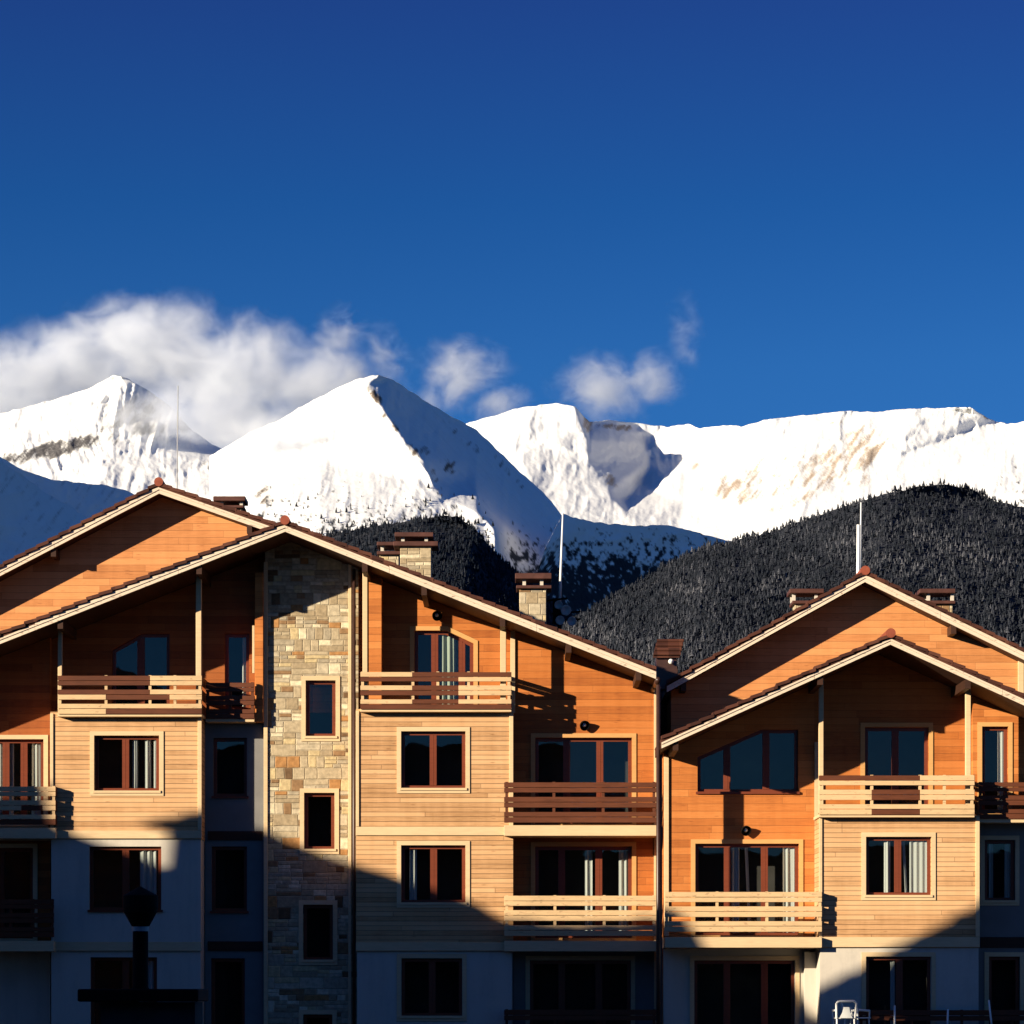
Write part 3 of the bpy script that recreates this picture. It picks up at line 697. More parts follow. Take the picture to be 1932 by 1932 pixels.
# dark stack with a metal flue in the foreground
Yc = -25.0
st = empty('flue_stack', (wx(255, Yc), Yc, GROUND), 'dark masonry stack with flat cap and a hooded metal flue in the foreground', 'chimney')
m = MB(); m.pxbox(190, 1891, 368, 1932, Yc, .62); m.box(wx(190, Yc), wx(368, Yc), Yc, Yc + .62, GROUND, wz(1932, Yc) - .002); m.build('stack', 'concrete', st)
m = MB(); m.pxbox(146, 1866, 374, 1890, Yc - .12, .86); m.build('cap', 'blackmetal', st, bevel=.01)
c = P3(265, 1866, Yc + .25); up = lambda y: wz(y, Yc + .25) - c.z
m = MB(); r = lambda px: px / F * (Yc + .25 + KB)
m.lathe(c, (0, 0, 1), [(0, r(17)), (up(1862), r(15)), (up(1760), r(14.5)), (up(1757), r(14.5))], 20); fl = m.build('flue', 'blackmetal', st, smooth=True)
m = MB(); m.lathe(c, (0, 0, 1), [(up(1757), r(15.5)), (up(1748), r(16))], 20); m.build('collar', 'metal', fl, smooth=True)
m = MB(); m.lathe(c, (0, 0, 1), [(up(1748), r(16.5)), (up(1722), r(31)), (up(1712), r(33)), (up(1690), r(33)), (up(1688), r(30)), (up(1672), 0)], 24); m.build('cowl', 'blackmetal', fl)

# ================================================================== MOUNTAINS
def _hash(ix, iy, seed):
    h = (ix.astype(np.int64) * 374761393 + iy.astype(np.int64) * 668265263 + seed * 1442695041) & 0xffffffff
    h = ((h ^ (h >> 13)) * 1274126177) & 0xffffffff
    return ((h ^ (h >> 16)) & 0xffff) / 65535.0
def vnoise(x, y, seed=0):
    ix, iy = np.floor(x), np.floor(y); fx, fy = x - ix, y - iy
    u, v = fx*fx*fx*(fx*(fx*6-15)+10), fy*fy*fy*(fy*(fy*6-15)+10)
    a, b = _hash(ix, iy, seed), _hash(ix+1, iy, seed); c, d = _hash(ix, iy+1, seed), _hash(ix+1, iy+1, seed)
    return (a*(1-u)+b*u)*(1-v) + (c*(1-u)+d*u)*v
def fbm(x, y, oct=5, seed=0, rough=0.5, ridged=False):
    s = 0; a = 1; t = 0
    for o in range(oct):
        n = vnoise(x, y, seed + o*17) * 2 - 1
        if ridged: n = 1 - 2*abs(n)
        s = s + a*n; t += a; a *= rough; x, y = x*2.03 + 11.3, y*2.03 - 7.1
    return s / t
def interp_tin(chains, X, Y):
    pts = []; idx = {}; edges = []
    for ch in chains:
        prev = None
        for (x, y, d) in ch:
            k = (x, y)
            if k not in idx: idx[k] = len(pts); pts.append((x, y, d))
            if prev is not None and prev != idx[k]: edges.append((prev, idx[k]))
            prev = idx[k]
    v2 = [Vector((p[0], p[1])) for p in pts]
    cv, ce, cf, ov, oe, of = delaunay_2d_cdt(v2, edges, [], 0, 1e-5)
    out = np.full(X.shape, np.nan); best = np.full(X.shape, 1e9)
    iv = []
    for i, o in enumerate(ov):
        if o: iv.append(1.0 / pts[o[0]][2])
        else:
            j = min(range(len(pts)), key=lambda q: (v2[q] - cv[i]).length); iv.append(1.0 / pts[j][2])
    for t in cf:
        a, b, c = (cv[i] for i in t); den = (b.y-c.y)*(a.x-c.x) + (c.x-b.x)*(a.y-c.y)
        if abs(den) < 1e-9: continue
        l0 = ((b.y-c.y)*(X-c.x) + (c.x-b.x)*(Y-c.y)) / den; l1 = ((c.y-a.y)*(X-c.x) + (a.x-c.x)*(Y-c.y)) / den; l2 = 1-l0-l1
        viol = -np.minimum(np.minimum(l0, l1), l2)
        m = viol < np.minimum(best, 0.6)
        val = np.clip(l0,-.6,1.6)*iv[t[0]] + np.clip(l1,-.6,1.6)*iv[t[1]] + np.clip(l2,-.6,1.6)*iv[t[2]]
        out = np.where(m, val, out); best = np.where(m, viol, best)
    out = np.where(np.isnan(out), np.nanmean(out), out)
    return out

class Sheet: pass
def mountain(name, crest, chains, base, step=2.4, rows=None, depth_amp=0.012, scale=(46, 70), seed=1, jag=1.4, blobs=(), woods=None, mat=None, back=220, smooth_k=2, bare=0.0, far=1.0, ribs=(), soft=None, dm=2750.0):
    x0, x1 = crest[0][0], crest[-1][0]
    n = int((x1 - x0) / step); xs = np.linspace(x0, x1, n + 1)
    cy = np.interp(xs, [c[0] for c in crest], [c[1] for c in crest]) + fbm(xs/14, xs*0+seed, 4, seed)*jag*1.6
    by = np.interp(xs, [b[0] for b in base], [b[1] for b in base]); by = np.maximum(by, cy + 12)
    nr = rows or int(np.max(by - cy) / step)
    v = np.linspace(0, 1, nr + 1)[:, None]
    PX = np.repeat(xs[None, :], nr + 1, 0); PY = cy[None, :] * (1 - v) + by[None, :] * v
    inv = interp_tin([crest, base] + list(chains), PX, PY) / far
    k = np.array([1, 2, 1]) / 4.0
    for _ in range(smooth_k):                           # round the ridges a little
        p = np.pad(inv, 1, mode='edge'); inv = (p[:-2,1:-1] + 2*p[1:-1,1:-1] + p[2:,1:-1]) / 4
        p = np.pad(inv, 1, mode='edge'); inv = (p[1:-1,:-2] + 2*p[1:-1,1:-1] + p[1:-1,2:]) / 4
    if soft is not None:                                # broad faces kept free of creases
        mk = soft(PX, PY); b = inv
        for _ in range(40):
            p = np.pad(b, 1, mode='edge'); b = (p[:-2,1:-1] + 2*p[1:-1,1:-1] + p[2:,1:-1] + p[1:-1,:-2] + 2*p[1:-1,1:-1] + p[1:-1,2:]) / 8
        inv = inv*(1-mk) + b*mk
    wobx = fbm(PX/60, PY/60, 3, seed+90)*14
    g = fbm((PX+wobx+ (PY-800)*.25)/scale[0], (PY+wobx)/scale[1], 5, seed+3, .52, True) * .55 + fbm(PX/scale[0]*.45, PY/scale[1]*.45, 4, seed+5) * .8 + fbm((PX+wobx)/9, PY/15, 3, seed+8, .55) * .10
    for (bx, byy, rx, ry, am, wl, lean) in ribs:        # steep ribbed faces
        msk = np.clip(1.3 - ((PX-bx)/rx)**2 - ((PY-byy)/ry)**2, 0, 1)
        g = g + am * msk * fbm((PX + (PY-byy)*lean + wobx*.5)/wl, PY/(wl*5.5), 4, seed+61, .55, True)
    inv = inv * (1 + depth_amp * g)
    D = 1 / inv + dm * far * (RATIO - 1)
    Xw, Zw = (PX - VX) / F * D, CZ + (VY - PY) / F * D
    V = np.stack([Xw, D - KB, Zw], -1)
    # the far side of the crest
    b1 = V[0].copy(); b1[:, 1] += back; b1[:, 0] *= (1 + back / V[0][:, 1]) ; b1[:, 2] -= back * .55
    b2 = V[0].copy(); b2[:, 1] += back*4; b2[:, 0] *= (1 + back*4 / V[0][:, 1]); b2[:, 2] -= back * 2.6
    # the foot of the slope, running out towards the valley floor
    V0 = V; foot = []
    drop = V[-1][:, 2] - (GROUND - 4)
    for t in (.12, .3, .5, .72, 1.0):
        r_ = V0[-1].copy(); run = drop * t * (1.35 + .6*t)
        kk = max(3, int(26*t) | 1); sm = lambda q: np.convolve(np.pad(q, kk//2, mode='edge'), np.ones(kk)/kk, mode='valid')
        r_[:, 1] = sm(r_[:, 1]); r_[:, 0] = (xs - VX) / F * (r_[:, 1] + KB); drop = sm(V0[-1][:, 2]) - (GROUND - 4); r_[:, 2] = drop + GROUND - 4; run = drop * t * (1.35 + .6*t)
        r_[:, 2] -= drop * t * (1.0 if t == 1.0 else 1.0); r_[:, 0] *= 1 - run/(r_[:, 1] + KB); r_[:, 1] -= run
        if t < 1: r_[:, 2] += fbm(xs/30, xs*0 + t*9, 4, seed+77) * drop * .05
        foot.append(r_[None])
    V = np.concatenate([b2[None], b1[None], V] + foot, 0)
    R, C = V.shape[:2]; vid = np.arange(R*C).reshape(R, C)
    q = np.stack([vid[:-1,:-1], vid[1:,:-1], vid[1:,1:], vid[:-1,1:]], -1).reshape(-1, 4)
    # rock, wood cover
    rock = np.full(PX.shape, bare); 
    for (bx, byy, rx, ry, ang, st) in blobs:
        a = math.radians(ang); dx, dy = PX - bx, PY - byy
        u, w = (dx*math.cos(a) + dy*math.sin(a))/rx, (-dx*math.sin(a) + dy*math.cos(a))/ry
        rock = np.maximum(rock, st*np.clip(1.25 - (u*u + w*w), 0, 1))
    rn = fbm((PX + PY*.75)/9, (PY*.7 - PX*.55)/26, 5, seed+21, .66) * 1.0
    rk = np.clip((rock + rn*.85*(rock > 0.02) - .42) * 2.4, 0, 1) * np.clip(rock*4, 0, 1)
    wd = np.zeros(PX.shape)
    if woods is not None:
        wl = woods(PX, PY); wn = fbm(PX/7, PY/9, 4, seed+31, .6)
        wd = np.clip((wl + wn*.75 - .5)*5, 0, 1) * (wl > .02)
    me = bpy.data.meshes.new(name)
    o3 = np.mean(V.reshape(-1, 3), 0); o3[2] = GROUND
    me.vertices.add(R*C); me.vertices.foreach_set('co', (V.reshape(-1, 3) - o3).astype(np.float32).ravel())
    me.loops.add(len(q)*4); me.loops.foreach_set('vertex_index', q.astype(np.int32).ravel())
    me.polygons.add(len(q)); me.polygons.foreach_set('loop_start', np.arange(0, len(q)*4, 4, dtype=np.int32)); me.polygons.foreach_set('loop_total', np.full(len(q), 4, np.int32))
    me.update(); me.validate()
    at = me.attributes.new('cover', 'FLOAT_COLOR', 'POINT')
    colr = np.zeros((R, C, 4), np.float32); colr[..., 3] = 1
    e_ = len(foot); colr[2:-e_, :, 0] = rk; colr[2:-e_, :, 1] = wd; colr[-e_:, :, 1] = 1
    at.data.foreach_set('color', colr.ravel())
    me.polygons.foreach_set('use_smooth', [True]*len(me.polygons))
    me.materials.append(mat)
    ob = bpy.data.objects.new(name, me); COL.objects.link(ob); ob.location = o3; ob['kind'] = 'structure'
    s = Sheet(); s.ob, s.PX, s.PY, s.D, s.V = ob, PX, PY, D, V0; s.foot = np.concatenate([V0[-1][None]] + foot, 0); s.xs, s.cy = xs, cy
    return s

def mat_mountain(name, snow=(.90, .90, .89), rockc=((.09, .075, .065), (.24, .185, .14)), woodc=((.008, .013, .022), (.026, .032, .040))):  # wood tone leans blue in place of distant haze
    N = NT(name); a = N.n('ShaderNodeAttribute', attribute_name='cover'); r, g, b = N.xyz(a.outputs['Vector'])
    p = N.pos()
    n1 = N.noise(p, .03, 6, .65); n2 = N.noise(p, .12, 4, .6)
    sn = N.ramp(n1, [(.3, tuple(c*.93 for c in snow)), (.7, snow)])
    rk = N.ramp(n2, [(.3, rockc[0]), (.7, rockc[1])]); wd = N.ramp(n2, [(.35, woodc[0]), (.7, woodc[1])])
    col = N.mix(r, sn, rk); col = N.mix(g, col, wd)
    N.princ(col, .85, N.bump(n1, .5, 6.0), .1); return N.m
M['mountain'] = mat_mountain('snow_and_rock')
M['greyrock'] = mat_mountain('snow_and_grey_rock', rockc=((.05, .05, .055), (.16, .15, .15)))
M['brownrock'] = mat_mountain('snow_and_brown_rock', rockc=((.30, .22, .16), (.56, .46, .36)))
M['hillside'] = mat_mountain('forest_floor', snow=(.03, .033, .042))

c_left = [(-90,800,3300),(0,780,3250),(60,765,3230),(130,745,3200),(180,727,3180),(215,708,3160),(240,712,3170),(262,727,3190),(300,750,3220),(330,775,3250),(355,805,3280),(400,840,3300),(440,855,3300),(520,850,3300)]
left = mountain('mountain', c_left,
  [[(-90,872,2960),(20,866,2940),(60,846,2960),(130,826,2980),(200,812,3000),(340,790,3130),(400,850,3180)],
   [(-90,905,2780),(60,884,2790),(130,868,2820),(210,852,2850),(300,850,2900),(400,872,2900)]],
  [(-90,1010,2350),(150,1010,2400),(520,1010,2450)], dm=3100, seed=4, depth_amp=.013, ribs=[(265,790,95,65,1.0,26,.15),(110,850,110,40,.7,18,-.3)],
  blobs=[(110,846,105,17,-14,.95),(215,800,36,44,12,.62),(270,790,62,40,18,.60),(345,795,16,30,-10,.9),(20,862,30,12,0,.7),(400,880,30,14,20,.6)], mat=M['greyrock'])

c_mid = [(395,862,2760),(420,846,2740),(470,816,2720),(520,796,2700),(570,766,2690),(620,741,2660),(670,716,2630),(715,707,2600),(740,715,2720),(800,755,3000),(870,795,3280),(900,812,3380),(940,850,3440),(980,890,3480),(1010,915,3500),(1040,945,3500),(1060,972,3500),(1100,1010,3450),(1160,1070,3400)]
spur = [(715,707,2600),(692,727,2545),(725,775,2460),(762,830,2370),(802,870,2290),(816,915,2220),(842,942,2170),(874,953,2130),(905,968,2080),(935,1000,2010),(938,1060,1930),(940,1150,1850)]
def wood_mid(x, y):
    a = np.clip((y - 880)/150, 0, 1) * .52 * np.clip((940 - x)/120, 0, 1)
    sh = np.interp(y, [707, 830, 915, 950, 998, 1150], [715, 762, 816, 870, 935, 940])     # right of the spur
    right = np.clip((x - sh - 6)/12, 0, 1)
    b = np.clip((y - 965)/150, 0, 1) * right * .95
    return np.maximum(a, b)
def soft_mid(x, y):
    sh = np.interp(y, [707, 830, 915, 950, 998, 1150], [715, 762, 816, 870, 935, 940])
    return np.clip((x - sh - 4)/18, 0, 1)
mid = mountain('mountain', c_mid, [spur, [(770,790,2640),(830,830,2750),(900,890,2800),(960,960,2780),(1010,1020,2720),(1060,1090,2650)], [(500,900,2330),(600,870,2380),(680,800,2500)]],
  [(395,1080,1850),(500,1080,1750),(620,1080,1700),(800,1080,1780),(940,1150,1850),(1060,1200,2550),(1160,1230,2800)], dm=2750, seed=11, depth_amp=.010, smooth_k=3, soft=soft_mid, scale=(60, 90), ribs=[(560,960,120,80,.35,24,.3),(860,860,110,140,.6,22,-.8)],
  blobs=[(705,745,26,9,48,.8),(735,795,30,8,50,.65),(780,850,26,9,50,.6),(820,900,22,8,70,.6),(850,880,24,16,40,.45),(800,850,14,10,0,.6),(880,830,60,10,40,.42),(960,890,60,8,48,.5),(500,935,30,22,10,.55),(470,1000,40,40,0,.45)], woods=wood_mid, mat=M['mountain'])

c_right = [(850,812,4020),(890,796,3990),(930,785,3980),(970,771,3960),(1010,765,3940),(1050,760,3920),(1085,767,3900),(1100,784,3930),(1112,796,4020),(1150,792,4200),(1200,799,4360),(1260,805,4350),(1300,800,4280),(1320,808,4130),(1370,802,4100),(1400,805,4080),(1440,793,4050),(1500,785,4020),(1550,780,4000),(1600,775,3980),(1650,778,3960),(1700,772,3930),(1760,770,3900),(1830,768,3880),(1850,780,3935),(1880,796,3985),(1900,800,3930),(1932,795,3900),(2030,785,3850)]
def wood_right(x, y): return np.clip((x - 1850)/60, 0, 1) * np.clip((y - 860)/110, 0, 1) * .50
right = mountain('mountain', c_right,
  [[(1085,767,3900),(1108,830,3760),(1114,880,3660),(1150,925,3540),(1190,968,3430)],
   [(1200,799,4360),(1216,835,4290),(1224,870,4180),(1208,915,3980),(1172,948,3660)],
   [(960,830,3760),(1000,900,3480),(1050,850,3680)], [(1300,870,4130),(1290,950,3640)], [(1500,900,3600),(1650,880,3640)]],
  [(850,1060,3000),(1050,1060,3000),(1250,1060,3080),(1450,1060,3000),(1700,1060,2900),(2030,1060,2800)], dm=3850, seed=23, depth_amp=.012, scale=(70, 80), far=1.3, smooth_k=5,
  blobs=[(1108,795,12,22,0,.95),(1165,806,42,7,4,.75),(1150,905,24,12,50,.5),(1390,925,80,30,6,.64),(1545,885,70,44,-38,.64),(1620,855,70,56,-50,.64),(1500,930,80,36,-30,.50),(1440,890,60,40,-30,.46),(1310,1000-120,20,9,10,.5),(1860,785,10,6,30,.6),(1560,805,40,8,-20,.4)], woods=wood_right, mat=M['brownrock'])

def wood_valley(x, y): return np.clip((y - 985)/110, 0, 1)**.8 * .95
valley = mountain('hill', [(960,1215,2050),(1000,1120,2120),(1030,1030,2220),(1062,970,2400),(1120,985,2620),(1200,992,2920),(1260,990,3150),(1320,1006,3350),(1385,1022,3520),(1470,1045,3650)], [],
  [(960,1235,2040),(1030,1235,2120),(1060,1235,2220),(1200,1235,2700),(1320,1235,3100),(1470,1235,3400)], dm=2650, seed=31, depth_amp=.010, scale=(40, 40), woods=wood_valley, mat=M['mountain'])
spurL = mountain('hill', [(-90,835,1900),(0,862,2000),(30,880,2040),(60,893,2090),(100,905,2160),(150,910,2250),(200,916,2340),(240,926,2410),(290,955,2470),(335,990,2530),(430,1060,2620),(540,1150,2700),(620,1230,2740)], [],
  [(-90,1140,1650),(100,1140,1900),(335,1150,2250),(620,1250,2600)], dm=2100, seed=37, depth_amp=.008, bare=.15, mat=M['mountain'])
footL = mountain('hill', [(-90,846,1250),(0,868,1330),(40,895,1390),(80,925,1450),(120,948,1510),(160,972,1570),(230,1012,1680),(330,1090,1800),(420,1180,1860)], [],
  [(-90,1140,1090),(100,1140,1290),(230,1150,1450),(420,1210,1780)], dm=1400, seed=41, depth_amp=.006, scale=(60, 60), bare=.16, mat=M['mountain'])
wood_hill = mountain('hill', [(370,1225,1400),(440,1115,1420),(520,1042,1420),(570,1024,1400),(620,1010,1390),(680,997,1370),(740,987,1350),(790,980,1340),(830,974,1330),(862,973,1330),(900,1001,1340),(950,1060,1360),(1000,1105,1380),(1040,1140,1400),(1100,1185,1430)], [],
  [(370,1245,1200),(520,1240,1000),(700,1230,980),(830,1230,960),(950,1230,1020),(1100,1260,1120)], dm=1300, seed=51, depth_amp=.010, mat=M['hillside'])
wood_big = mountain('hill', [(930,1325,860),(1030,1206,900),(1080,1172,920),(1150,1132,960),(1250,1072,1020),(1330,1032,1060),(1400,1017,1080),(1460,1002,1090),(1500,987,1100),(1560,967,1110),(1620,947,1120),(1680,930,1130),(1740,917,1140),(1780,914,1150),(1830,922,1160),(1880,947,1170),(1932,957,1180),(2040,977,1190),(2250,1040,1200)], [],
  [(930,1350,820),(1030,1345,600),(1300,1345,590),(1600,1345,600),(2040,1345,640),(2250,1345,680)], dm=1050, seed=61, depth_amp=.014, mat=M['hillside'])

# conifers: one mass of trees per wooded hill
def conifer_mass(name, sheet, count, hgt, mat, seed, keep=None, label=None, foot_share=0.0):
    r = np.random.default_rng(seed)
    R, C = sheet.PX.shape
    i = r.integers(0, R, count*2); j = r.integers(0, C, count*2)
    # denser in picture terms near the crest
    P = sheet.V[i, j] + np.stack([r.normal(0, 1.5, count*2), r.normal(0, 3, count*2), np.zeros(count*2)], -1)
    px, py = sheet.PX[i, j], sheet.PY[i, j]
    ok = np.ones(count*2, bool) if keep is None else keep(px, py, r)
    P = P[ok][:count]
    if foot_share:                                      # and on down the foot of the hill
        k = int(count * foot_share); ft = sheet.foot; a = r.uniform(0, len(ft) - 1.01, k); jj = r.integers(0, C, k); fa = a.astype(int); w = (a - fa)[:, None]
        P = np.concatenate([P, ft[fa, jj]*(1-w) + ft[fa+1, jj]*w + np.stack([r.normal(0, 4, k), r.normal(0, 4, k), np.zeros(k)], -1)])
    n = len(P)
    H = hgt * (.45 + r.gamma(3.0, .17, n).clip(0, 1.1)); Wd = H * r.uniform(.22, .38, n); rot = r.uniform(0, 6.28, n); tint = r.uniform(0, 1, n)
    cl = fbm(P[:, 0]/38, P[:, 1]/60, 3, seed + 3, .6)
    tint = np.clip(tint*.80 + .10 + cl*.42, 0, 1)
    ns = 5; tiers = [(.08, 1.0, .55), (.34, .74, .80), (.62, .46, 1.0)]
    vs = []; fs = []; off = 0; cols = []
    for (z0, w, z1) in tiers:
        ring = []
        for a in range(ns):
            an = rot + 2*np.pi*a/ns + z0*3
            rr = Wd * w * r.uniform(.7, 1.2, n)
            ring.append(np.stack([P[:,0] + np.cos(an)*rr, P[:,1] + np.sin(an)*rr, P[:,2] + H*(z0 + r.uniform(-.04, .03, n))], -1))
        top = np.stack([P[:,0] + r.normal(0, .03, n)*H, P[:,1], P[:,2] + H*z1], -1)
        blk = np.stack(ring + [top], 1)                # n, ns+1, 3
        base = off + np.arange(n)[:, None]*(ns+1)
        for a in range(ns): fs.append(np.concatenate([base + a, base + (a+1) % ns, base + ns], 1))
        vs.append(blk.reshape(-1, 3)); off += n*(ns+1); cols.append(np.repeat(tint, ns+1))
    V = np.concatenate(vs); Fc = np.concatenate(fs); T = np.concatenate(cols)
    o3 = V.mean(0); o3[2] = V[:, 2].min()
    me = bpy.data.meshes.new(name); me.vertices.add(len(V)); me.vertices.foreach_set('co', (V - o3).astype(np.float32).ravel())
    me.loops.add(len(Fc)*3); me.loops.foreach_set('vertex_index', Fc.astype(np.int32).ravel())
    me.polygons.add(len(Fc)); me.polygons.foreach_set('loop_start', np.arange(0, len(Fc)*3, 3, dtype=np.int32)); me.polygons.foreach_set('loop_total', np.full(len(Fc), 3, np.int32))
    me.update(); me.validate()
    at = me.attributes.new('tint', 'FLOAT', 'POINT'); at.data.foreach_set('value', T.astype(np.float32))
    me.materials.append(mat); ob = bpy.data.objects.new(name, me); COL.objects.link(ob); ob.location = o3
    tag(ob, label, 'forest', kind='stuff'); return ob
def mat_conifer(name, stops):
    N = NT(name); a = N.n('ShaderNodeAttribute', attribute_name='tint')
    n = N.noise(N.pos(), .25, 3, .6)
    t = N.math('ADD', N.math('MULTIPLY', a.outputs['Fac'], .75), N.math('MULTIPLY', n, .25))
    N.princ(N.ramp(t, stops), .9, None, .1); return N.m
M['conifer'] = mat_conifer('frosted_conifer', [(.12, (.009, .012, .018)), (.45, (.021, .025, .034)), (.68, (.042, .046, .058)), (.84, (.088, .091, .105)), (.97, (.21, .21, .225))])
M['darkconifer'] = mat_conifer('dark_conifer', [(.2, (.006, .010, .017)), (.6, (.014, .018, .028)), (.95, (.05, .052, .06))])
conifer_mass('forest', wood_big, 40000, 4.3, M['conifer'], 5, foot_share=.4, label='dark frosted conifer forest covering the big hill on the right')
conifer_mass('forest', wood_hill, 13000, 5.5, M['darkconifer'], 6, foot_share=.5, label='dark conifer wood on the ridge behind the stone chimneys')
def sparse(px, py, r): return (r.uniform(0, 1, len(px)) < np.clip((py - 915)/120, 0, 1)**1.6) & (px < 930) & (px > 500)
conifer_mass('scrub', mid, 1500, 8.0, M['darkconifer'], 8, keep=sparse, label='scattered dwarf pines on the snow at the foot of the central peak')

# ------------------------------------------------------------------ clouds drifting behind the peaks
def cloud(name, blobs, dens, thr, scale, label, seedv):
    """blobs: (px, py, rx, ry, distance, thickness, strength)"""
    C3 = [P3(b[0], b[1], b[4]*RATIO - KB) for b in blobs]; RX = [(b[2]/F*b[4]*RATIO, b[5], b[3]/F*b[4]*RATIO) for b in blobs]
    lo = Vector([min(c[i] - 1.35*r[i] for c, r in zip(C3, RX)) for i in range(3)]); hi = Vector([max(c[i] + 1.35*r[i] for c, r in zip(C3, RX)) for i in range(3)])
    N = NT('cloud_vapour_%d' % seedv); p = N.pos()
    def vm(op, a, b):
        nd = N.n('ShaderNodeVectorMath', operation=op); N.put(nd.inputs[0], a); N.put(nd.inputs[1], b); return nd.outputs
    big = N.n('ShaderNodeTexNoise'); big.inputs['Scale'].default_value = 1.0; big.inputs['Detail'].default_value = 2
    pv = vm('ADD', p, (seedv*371.0, 0, 0))[0]
    N.put(big.inputs['Vector'], vm('MULTIPLY', pv, (.0032, .0032, .0036))[0])
    warp = vm('MULTIPLY', vm('SUBTRACT', big.outputs['Color'], (.5, .5, .5))[0], (150, 80, 150))[0]
    pw = vm('ADD', p, warp)[0]
    f = None
    for c, r, b in zip(C3, RX, blobs):
        q = vm('MULTIPLY', vm('SUBTRACT', pw, tuple(c))[0], tuple(1/x for x in r))[0]
        l = vm('LENGTH', q, (0, 0, 0))[1]
        t = N.math('MULTIPLY', N.math('SUBTRACT', 1.0, l, clamp=True), b[6])
        f = t if f is None else N.math('MAXIMUM', f, t)
    shear = vm('MULTIPLY', vm('ADD', pv, warp)[0], (scale*.8, scale*.8, scale))[0]
    n = N.noise(shear, 1.0, 9, .62, .35)
    d = N.math('SUBTRACT', N.math('ADD', N.math('MULTIPLY', f, 1.3), N.math('MULTIPLY', n, 2.5)), thr, clamp=True)
    d = N.math('MULTIPLY', d, N.math('ADD', d, .35))
    d = N.math('MULTIPLY', N.math('MULTIPLY', d, N.math('MULTIPLY', f, 2.2, clamp=True)), dens)
    v = N.n('ShaderNodeVolumePrincipled'); v.inputs['Color'].default_value = (.92, .95, 1, 1); v.inputs['Anisotropy'].default_value = 0.0
    N.put(v.inputs['Density'], d); N.t.links.new(v.outputs[0], N.out.inputs['Volume'])
    m = MB(); m.box(lo.x, hi.x, lo.y, hi.y, lo.z, hi.z); o = m.build(name, N.m)
    tag(o, label, 'cloud', 'clouds on the mountain tops'); return o
cloud('cloud', [(-20,745,260,130,3420,170,1.0),(120,700,200,120,3450,180,1.0),(270,665,220,125,3460,190,1.0),(430,710,230,125,3440,180,1.0),(590,735,200,95,3440,150,.95),(650,640,70,80,3480,110,.50),(720,670,60,70,3480,110,.45),(440,800,190,95,3450,150,1.0),(330,785,190,95,3050,90,.95),(540,815,170,80,2640,70,.72)],
      .019, 1.36, .0135, 'long white cloud bank streaming behind the two left peaks', 1)
cloud('cloud', [(870,705,110,95,4100,150,.95),(800,750,80,50,4100,110,.7),(940,765,90,45,4100,110,.8)], .0070, 1.44, .0150, 'thin white cloud puff over the saddle right of the sharp peak', 2)
cloud('cloud', [(1140,735,130,85,6000,220,.95),(1225,715,75,75,6000,180,.95),(1285,625,50,110,6000,160,.50)], .0046, 1.44, .0100, 'faint wispy cloud standing over the middle of the range', 3)
S.cycles.volume_bounces = 14; S.cycles.volume_step_rate = 0.6; S.cycles.volume_max_steps = 256

# ================================================================== GROUND, CAMERA, LIGHT
m = MB(); m.add([(-9000, -3000, GROUND), (9000, -3000, GROUND), (9000, 30000, GROUND), (-9000, 30000, GROUND)], [(0, 1, 2, 3)])
M['ground'] = mat_flat('dark_wet_asphalt', (.045, .043, .042), 0.3, 0.4, 0.9, 0.2, 0.2)
tag(m.build('ground', 'ground'), kind='structure')

# the houses across the yard, out of the picture on the left, outlines cut to the shadow on the lower storeys
Ycst = 8.0
def cast(px, py):                                   # the right chalet's front is 1.5 m nearer
    Y = 30.0 if px < 1245 else 28.5
    return (wx(px, Y) - (Y - Ycst) * 1.4, wz(py, Y) + (Y - Ycst) * 0.42)
def caster(name, poly, body, label, holes=()):
    e = empty(name, (cast(poly[0][0], 0)[0], Ycst, GROUND), label, 'building', 'houses across the yard')
    rr = random.Random(3); fine = []
    for (ax, ay), (bx, by) in zip(poly[:-1], poly[1:]):                # outline jittered to make the cast shadow's edge uneven
        k = max(1, int(math.hypot(bx-ax, by-ay) / 9))
        fine += [(ax + (bx-ax)*i/k, ay + (by-ay)*i/k + (rr.uniform(-4.5, 3.0) if i and abs(bx-ax) > 30 else 0)) for i in range(k)]
    pl = [cast(*p) for p in fine + [poly[-1]]]
    x0, x1 = pl[0][0], pl[-1][0]
    q = MB(); q.prism([(x0, GROUND)] + pl + [(x1, GROUND)], Ycst - .3, Ycst, 0, [[cast(*p) for p in h] for h in holes]); q.build('gable_wall', 'orange', e)
    bl = [cast(*p) for p in body]
    q = MB(); q.prism([(bl[0][0], GROUND)] + bl + [(bl[-1][0], GROUND)], Ycst - 6, Ycst - .303); q.build('house_body', 'tile', e)
caster('neighbour_house', [(-700, 1462), (72, 1470), (92, 1492), (104, 1560), (131, 1573), (166, 1590), (240, 1612), (285, 1636), (312, 1632), (320, 1564), (255, 1555), (378, 1530), (500, 1580), (673, 1634), (755, 1659), (886, 1704), (944, 1741), (1100, 1752), (1225, 1750), (1264, 1716), (1285, 1722), (1325, 1786), (1400, 1870), (1440, 1900)],
       [(-700, 1680), (300, 1680), (900, 1830), (1400, 2000)], 'long gabled house across the yard, left of the camera')
caster('neighbour_house', [(1444, 1900), (1546, 1859), (1618, 1826), (1728, 1767), (1846, 1706), (1960, 1640), (2080, 1690), (2300, 1800)],
       [(1444, 2120), (1960, 2030), (2300, 2060)], 'smaller gabled house across the yard, beside the long one', [[(1672, 1995), (1754, 1995), (1754, 1932), (1672, 1932)]])  # added opening lets sunlight through to the white chair

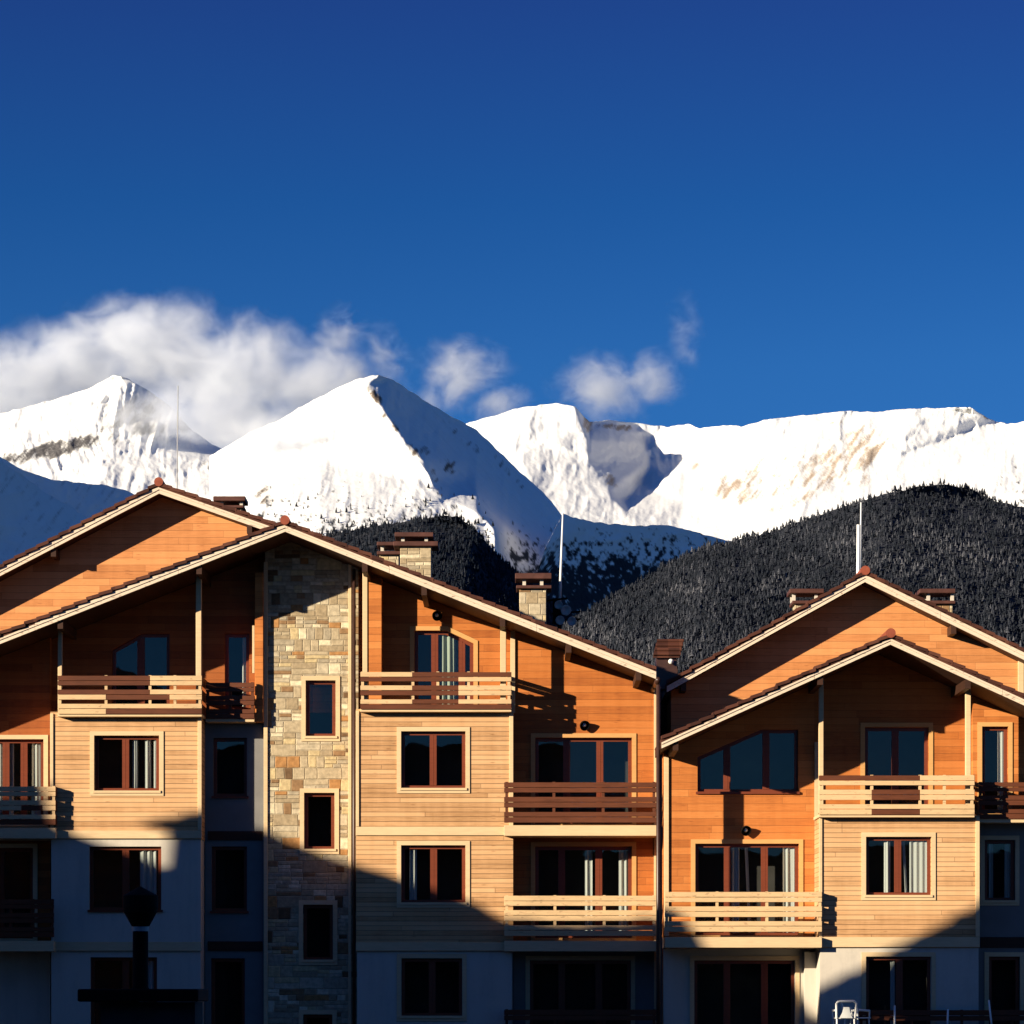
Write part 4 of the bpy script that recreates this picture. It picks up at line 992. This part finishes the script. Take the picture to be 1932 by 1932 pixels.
# unseen blocks added behind the camera to keep low sky light off the facades
ph = empty('sky_blocker', (-18, -58, GROUND), 'tall dark block added behind the camera to cut sky light', 'building')
q = MB(); q.box(-75, 3.0, -66, -52.2, GROUND, 13.6); q.build('wall', 'darkwood', ph)
q = MB(); q.box(-75.3, 3.0, -66.3, -51.9, 13.603, 14.2); q.build('roof', 'tile', ph)
ph = empty('sky_blocker', (30, -58, GROUND), 'lower block added behind the camera on the right to cut sky light', 'building')
q = MB(); q.box(3.003, 60, -66, -52.6, GROUND, 8.5); q.build('wall', 'darkwood', ph)

cam = bpy.data.cameras.new('camera'); co = bpy.data.objects.new('camera', cam); COL.objects.link(co)
co.location = (0, -KB, CZ); co.rotation_euler = (math.radians(90), 0, 0)
cam.sensor_width = 36; cam.lens = 36 * F / 1932; cam.shift_y = (VY - 966) / 1932
cam.clip_start = 0.5; cam.clip_end = 60000
S.camera = co

sd = bpy.data.lights.new('sun', 'SUN'); so = bpy.data.objects.new('sun', sd); COL.objects.link(so)
so.rotation_euler = SUN_D.to_track_quat('-Z', 'Y').to_euler(); so.location = (-30, -20, 30)
sd.energy = 5.0; sd.angle = math.radians(0.5); sd.color = (1.0, 0.87, 0.66)
W = bpy.data.worlds.new('World'); S.world = W; W.use_nodes = True
nt = W.node_tree; bg = nt.nodes['Background']
sk = nt.nodes.new('ShaderNodeTexSky'); sk.sky_type = 'NISHITA'; sk.sun_disc = False
to = -SUN_D.normalized()
sk.sun_elevation = math.asin(to.z); sk.sun_rotation = math.atan2(to.x, to.y)
sk.altitude = 2500; sk.air_density = 1.0; sk.dust_density = 0.0; sk.ozone_density = 6.0
# sky tint by height: deep blue, dimmed above view to deepen shade, lighter overhead
tc = nt.nodes.new('ShaderNodeTexCoord'); sx = nt.nodes.new('ShaderNodeSeparateXYZ'); nt.links.new(tc.outputs['Generated'], sx.inputs[0])
cr = nt.nodes.new('ShaderNodeValToRGB'); nt.links.new(sx.outputs[2], cr.inputs[0])
els = [(0.0, (.21, .34, .46)), (0.12, (.19, .36, .48)), (0.20, (.175, .375, .50)), (0.25, (.12, .31, .455)), (0.31, (.148, .225, .40)), (0.42, (.12, .155, .28)), (0.62, (.36, .40, .56)), (1.0, (.60, .63, .80))]
while len(cr.color_ramp.elements) < len(els): cr.color_ramp.elements.new(.5)
for el, (p, c) in zip(cr.color_ramp.elements, els): el.position = p; el.color = c + (1,)
mxs = nt.nodes.new('ShaderNodeMix'); mxs.data_type = 'RGBA'; mxs.blend_type = 'MULTIPLY'; mxs.inputs[0].default_value = 1.0
sc2 = nt.nodes.new('ShaderNodeVectorMath'); sc2.operation = 'SCALE'; sc2.inputs[3].default_value = 2.0
nt.links.new(sk.outputs[0], mxs.inputs[6]); nt.links.new(cr.outputs[0], mxs.inputs[7])
nt.links.new(mxs.outputs[2], sc2.inputs[0]); nt.links.new(sc2.outputs[0], bg.inputs[0])
bg.inputs[1].default_value = 0.05
vs = S.view_settings; vs.view_transform = 'Standard'; vs.look = 'None'; vs.gamma = 1.0; vs.use_curve_mapping = False
vs.exposure = 0.9
S.cycles.max_bounces = 6; S.cycles.diffuse_bounces = 1; S.cycles.glossy_bounces = 3; S.cycles.transparent_max_bounces = 8
S.cycles.sample_clamp_indirect = 4.0
S.cycles.use_denoising = True
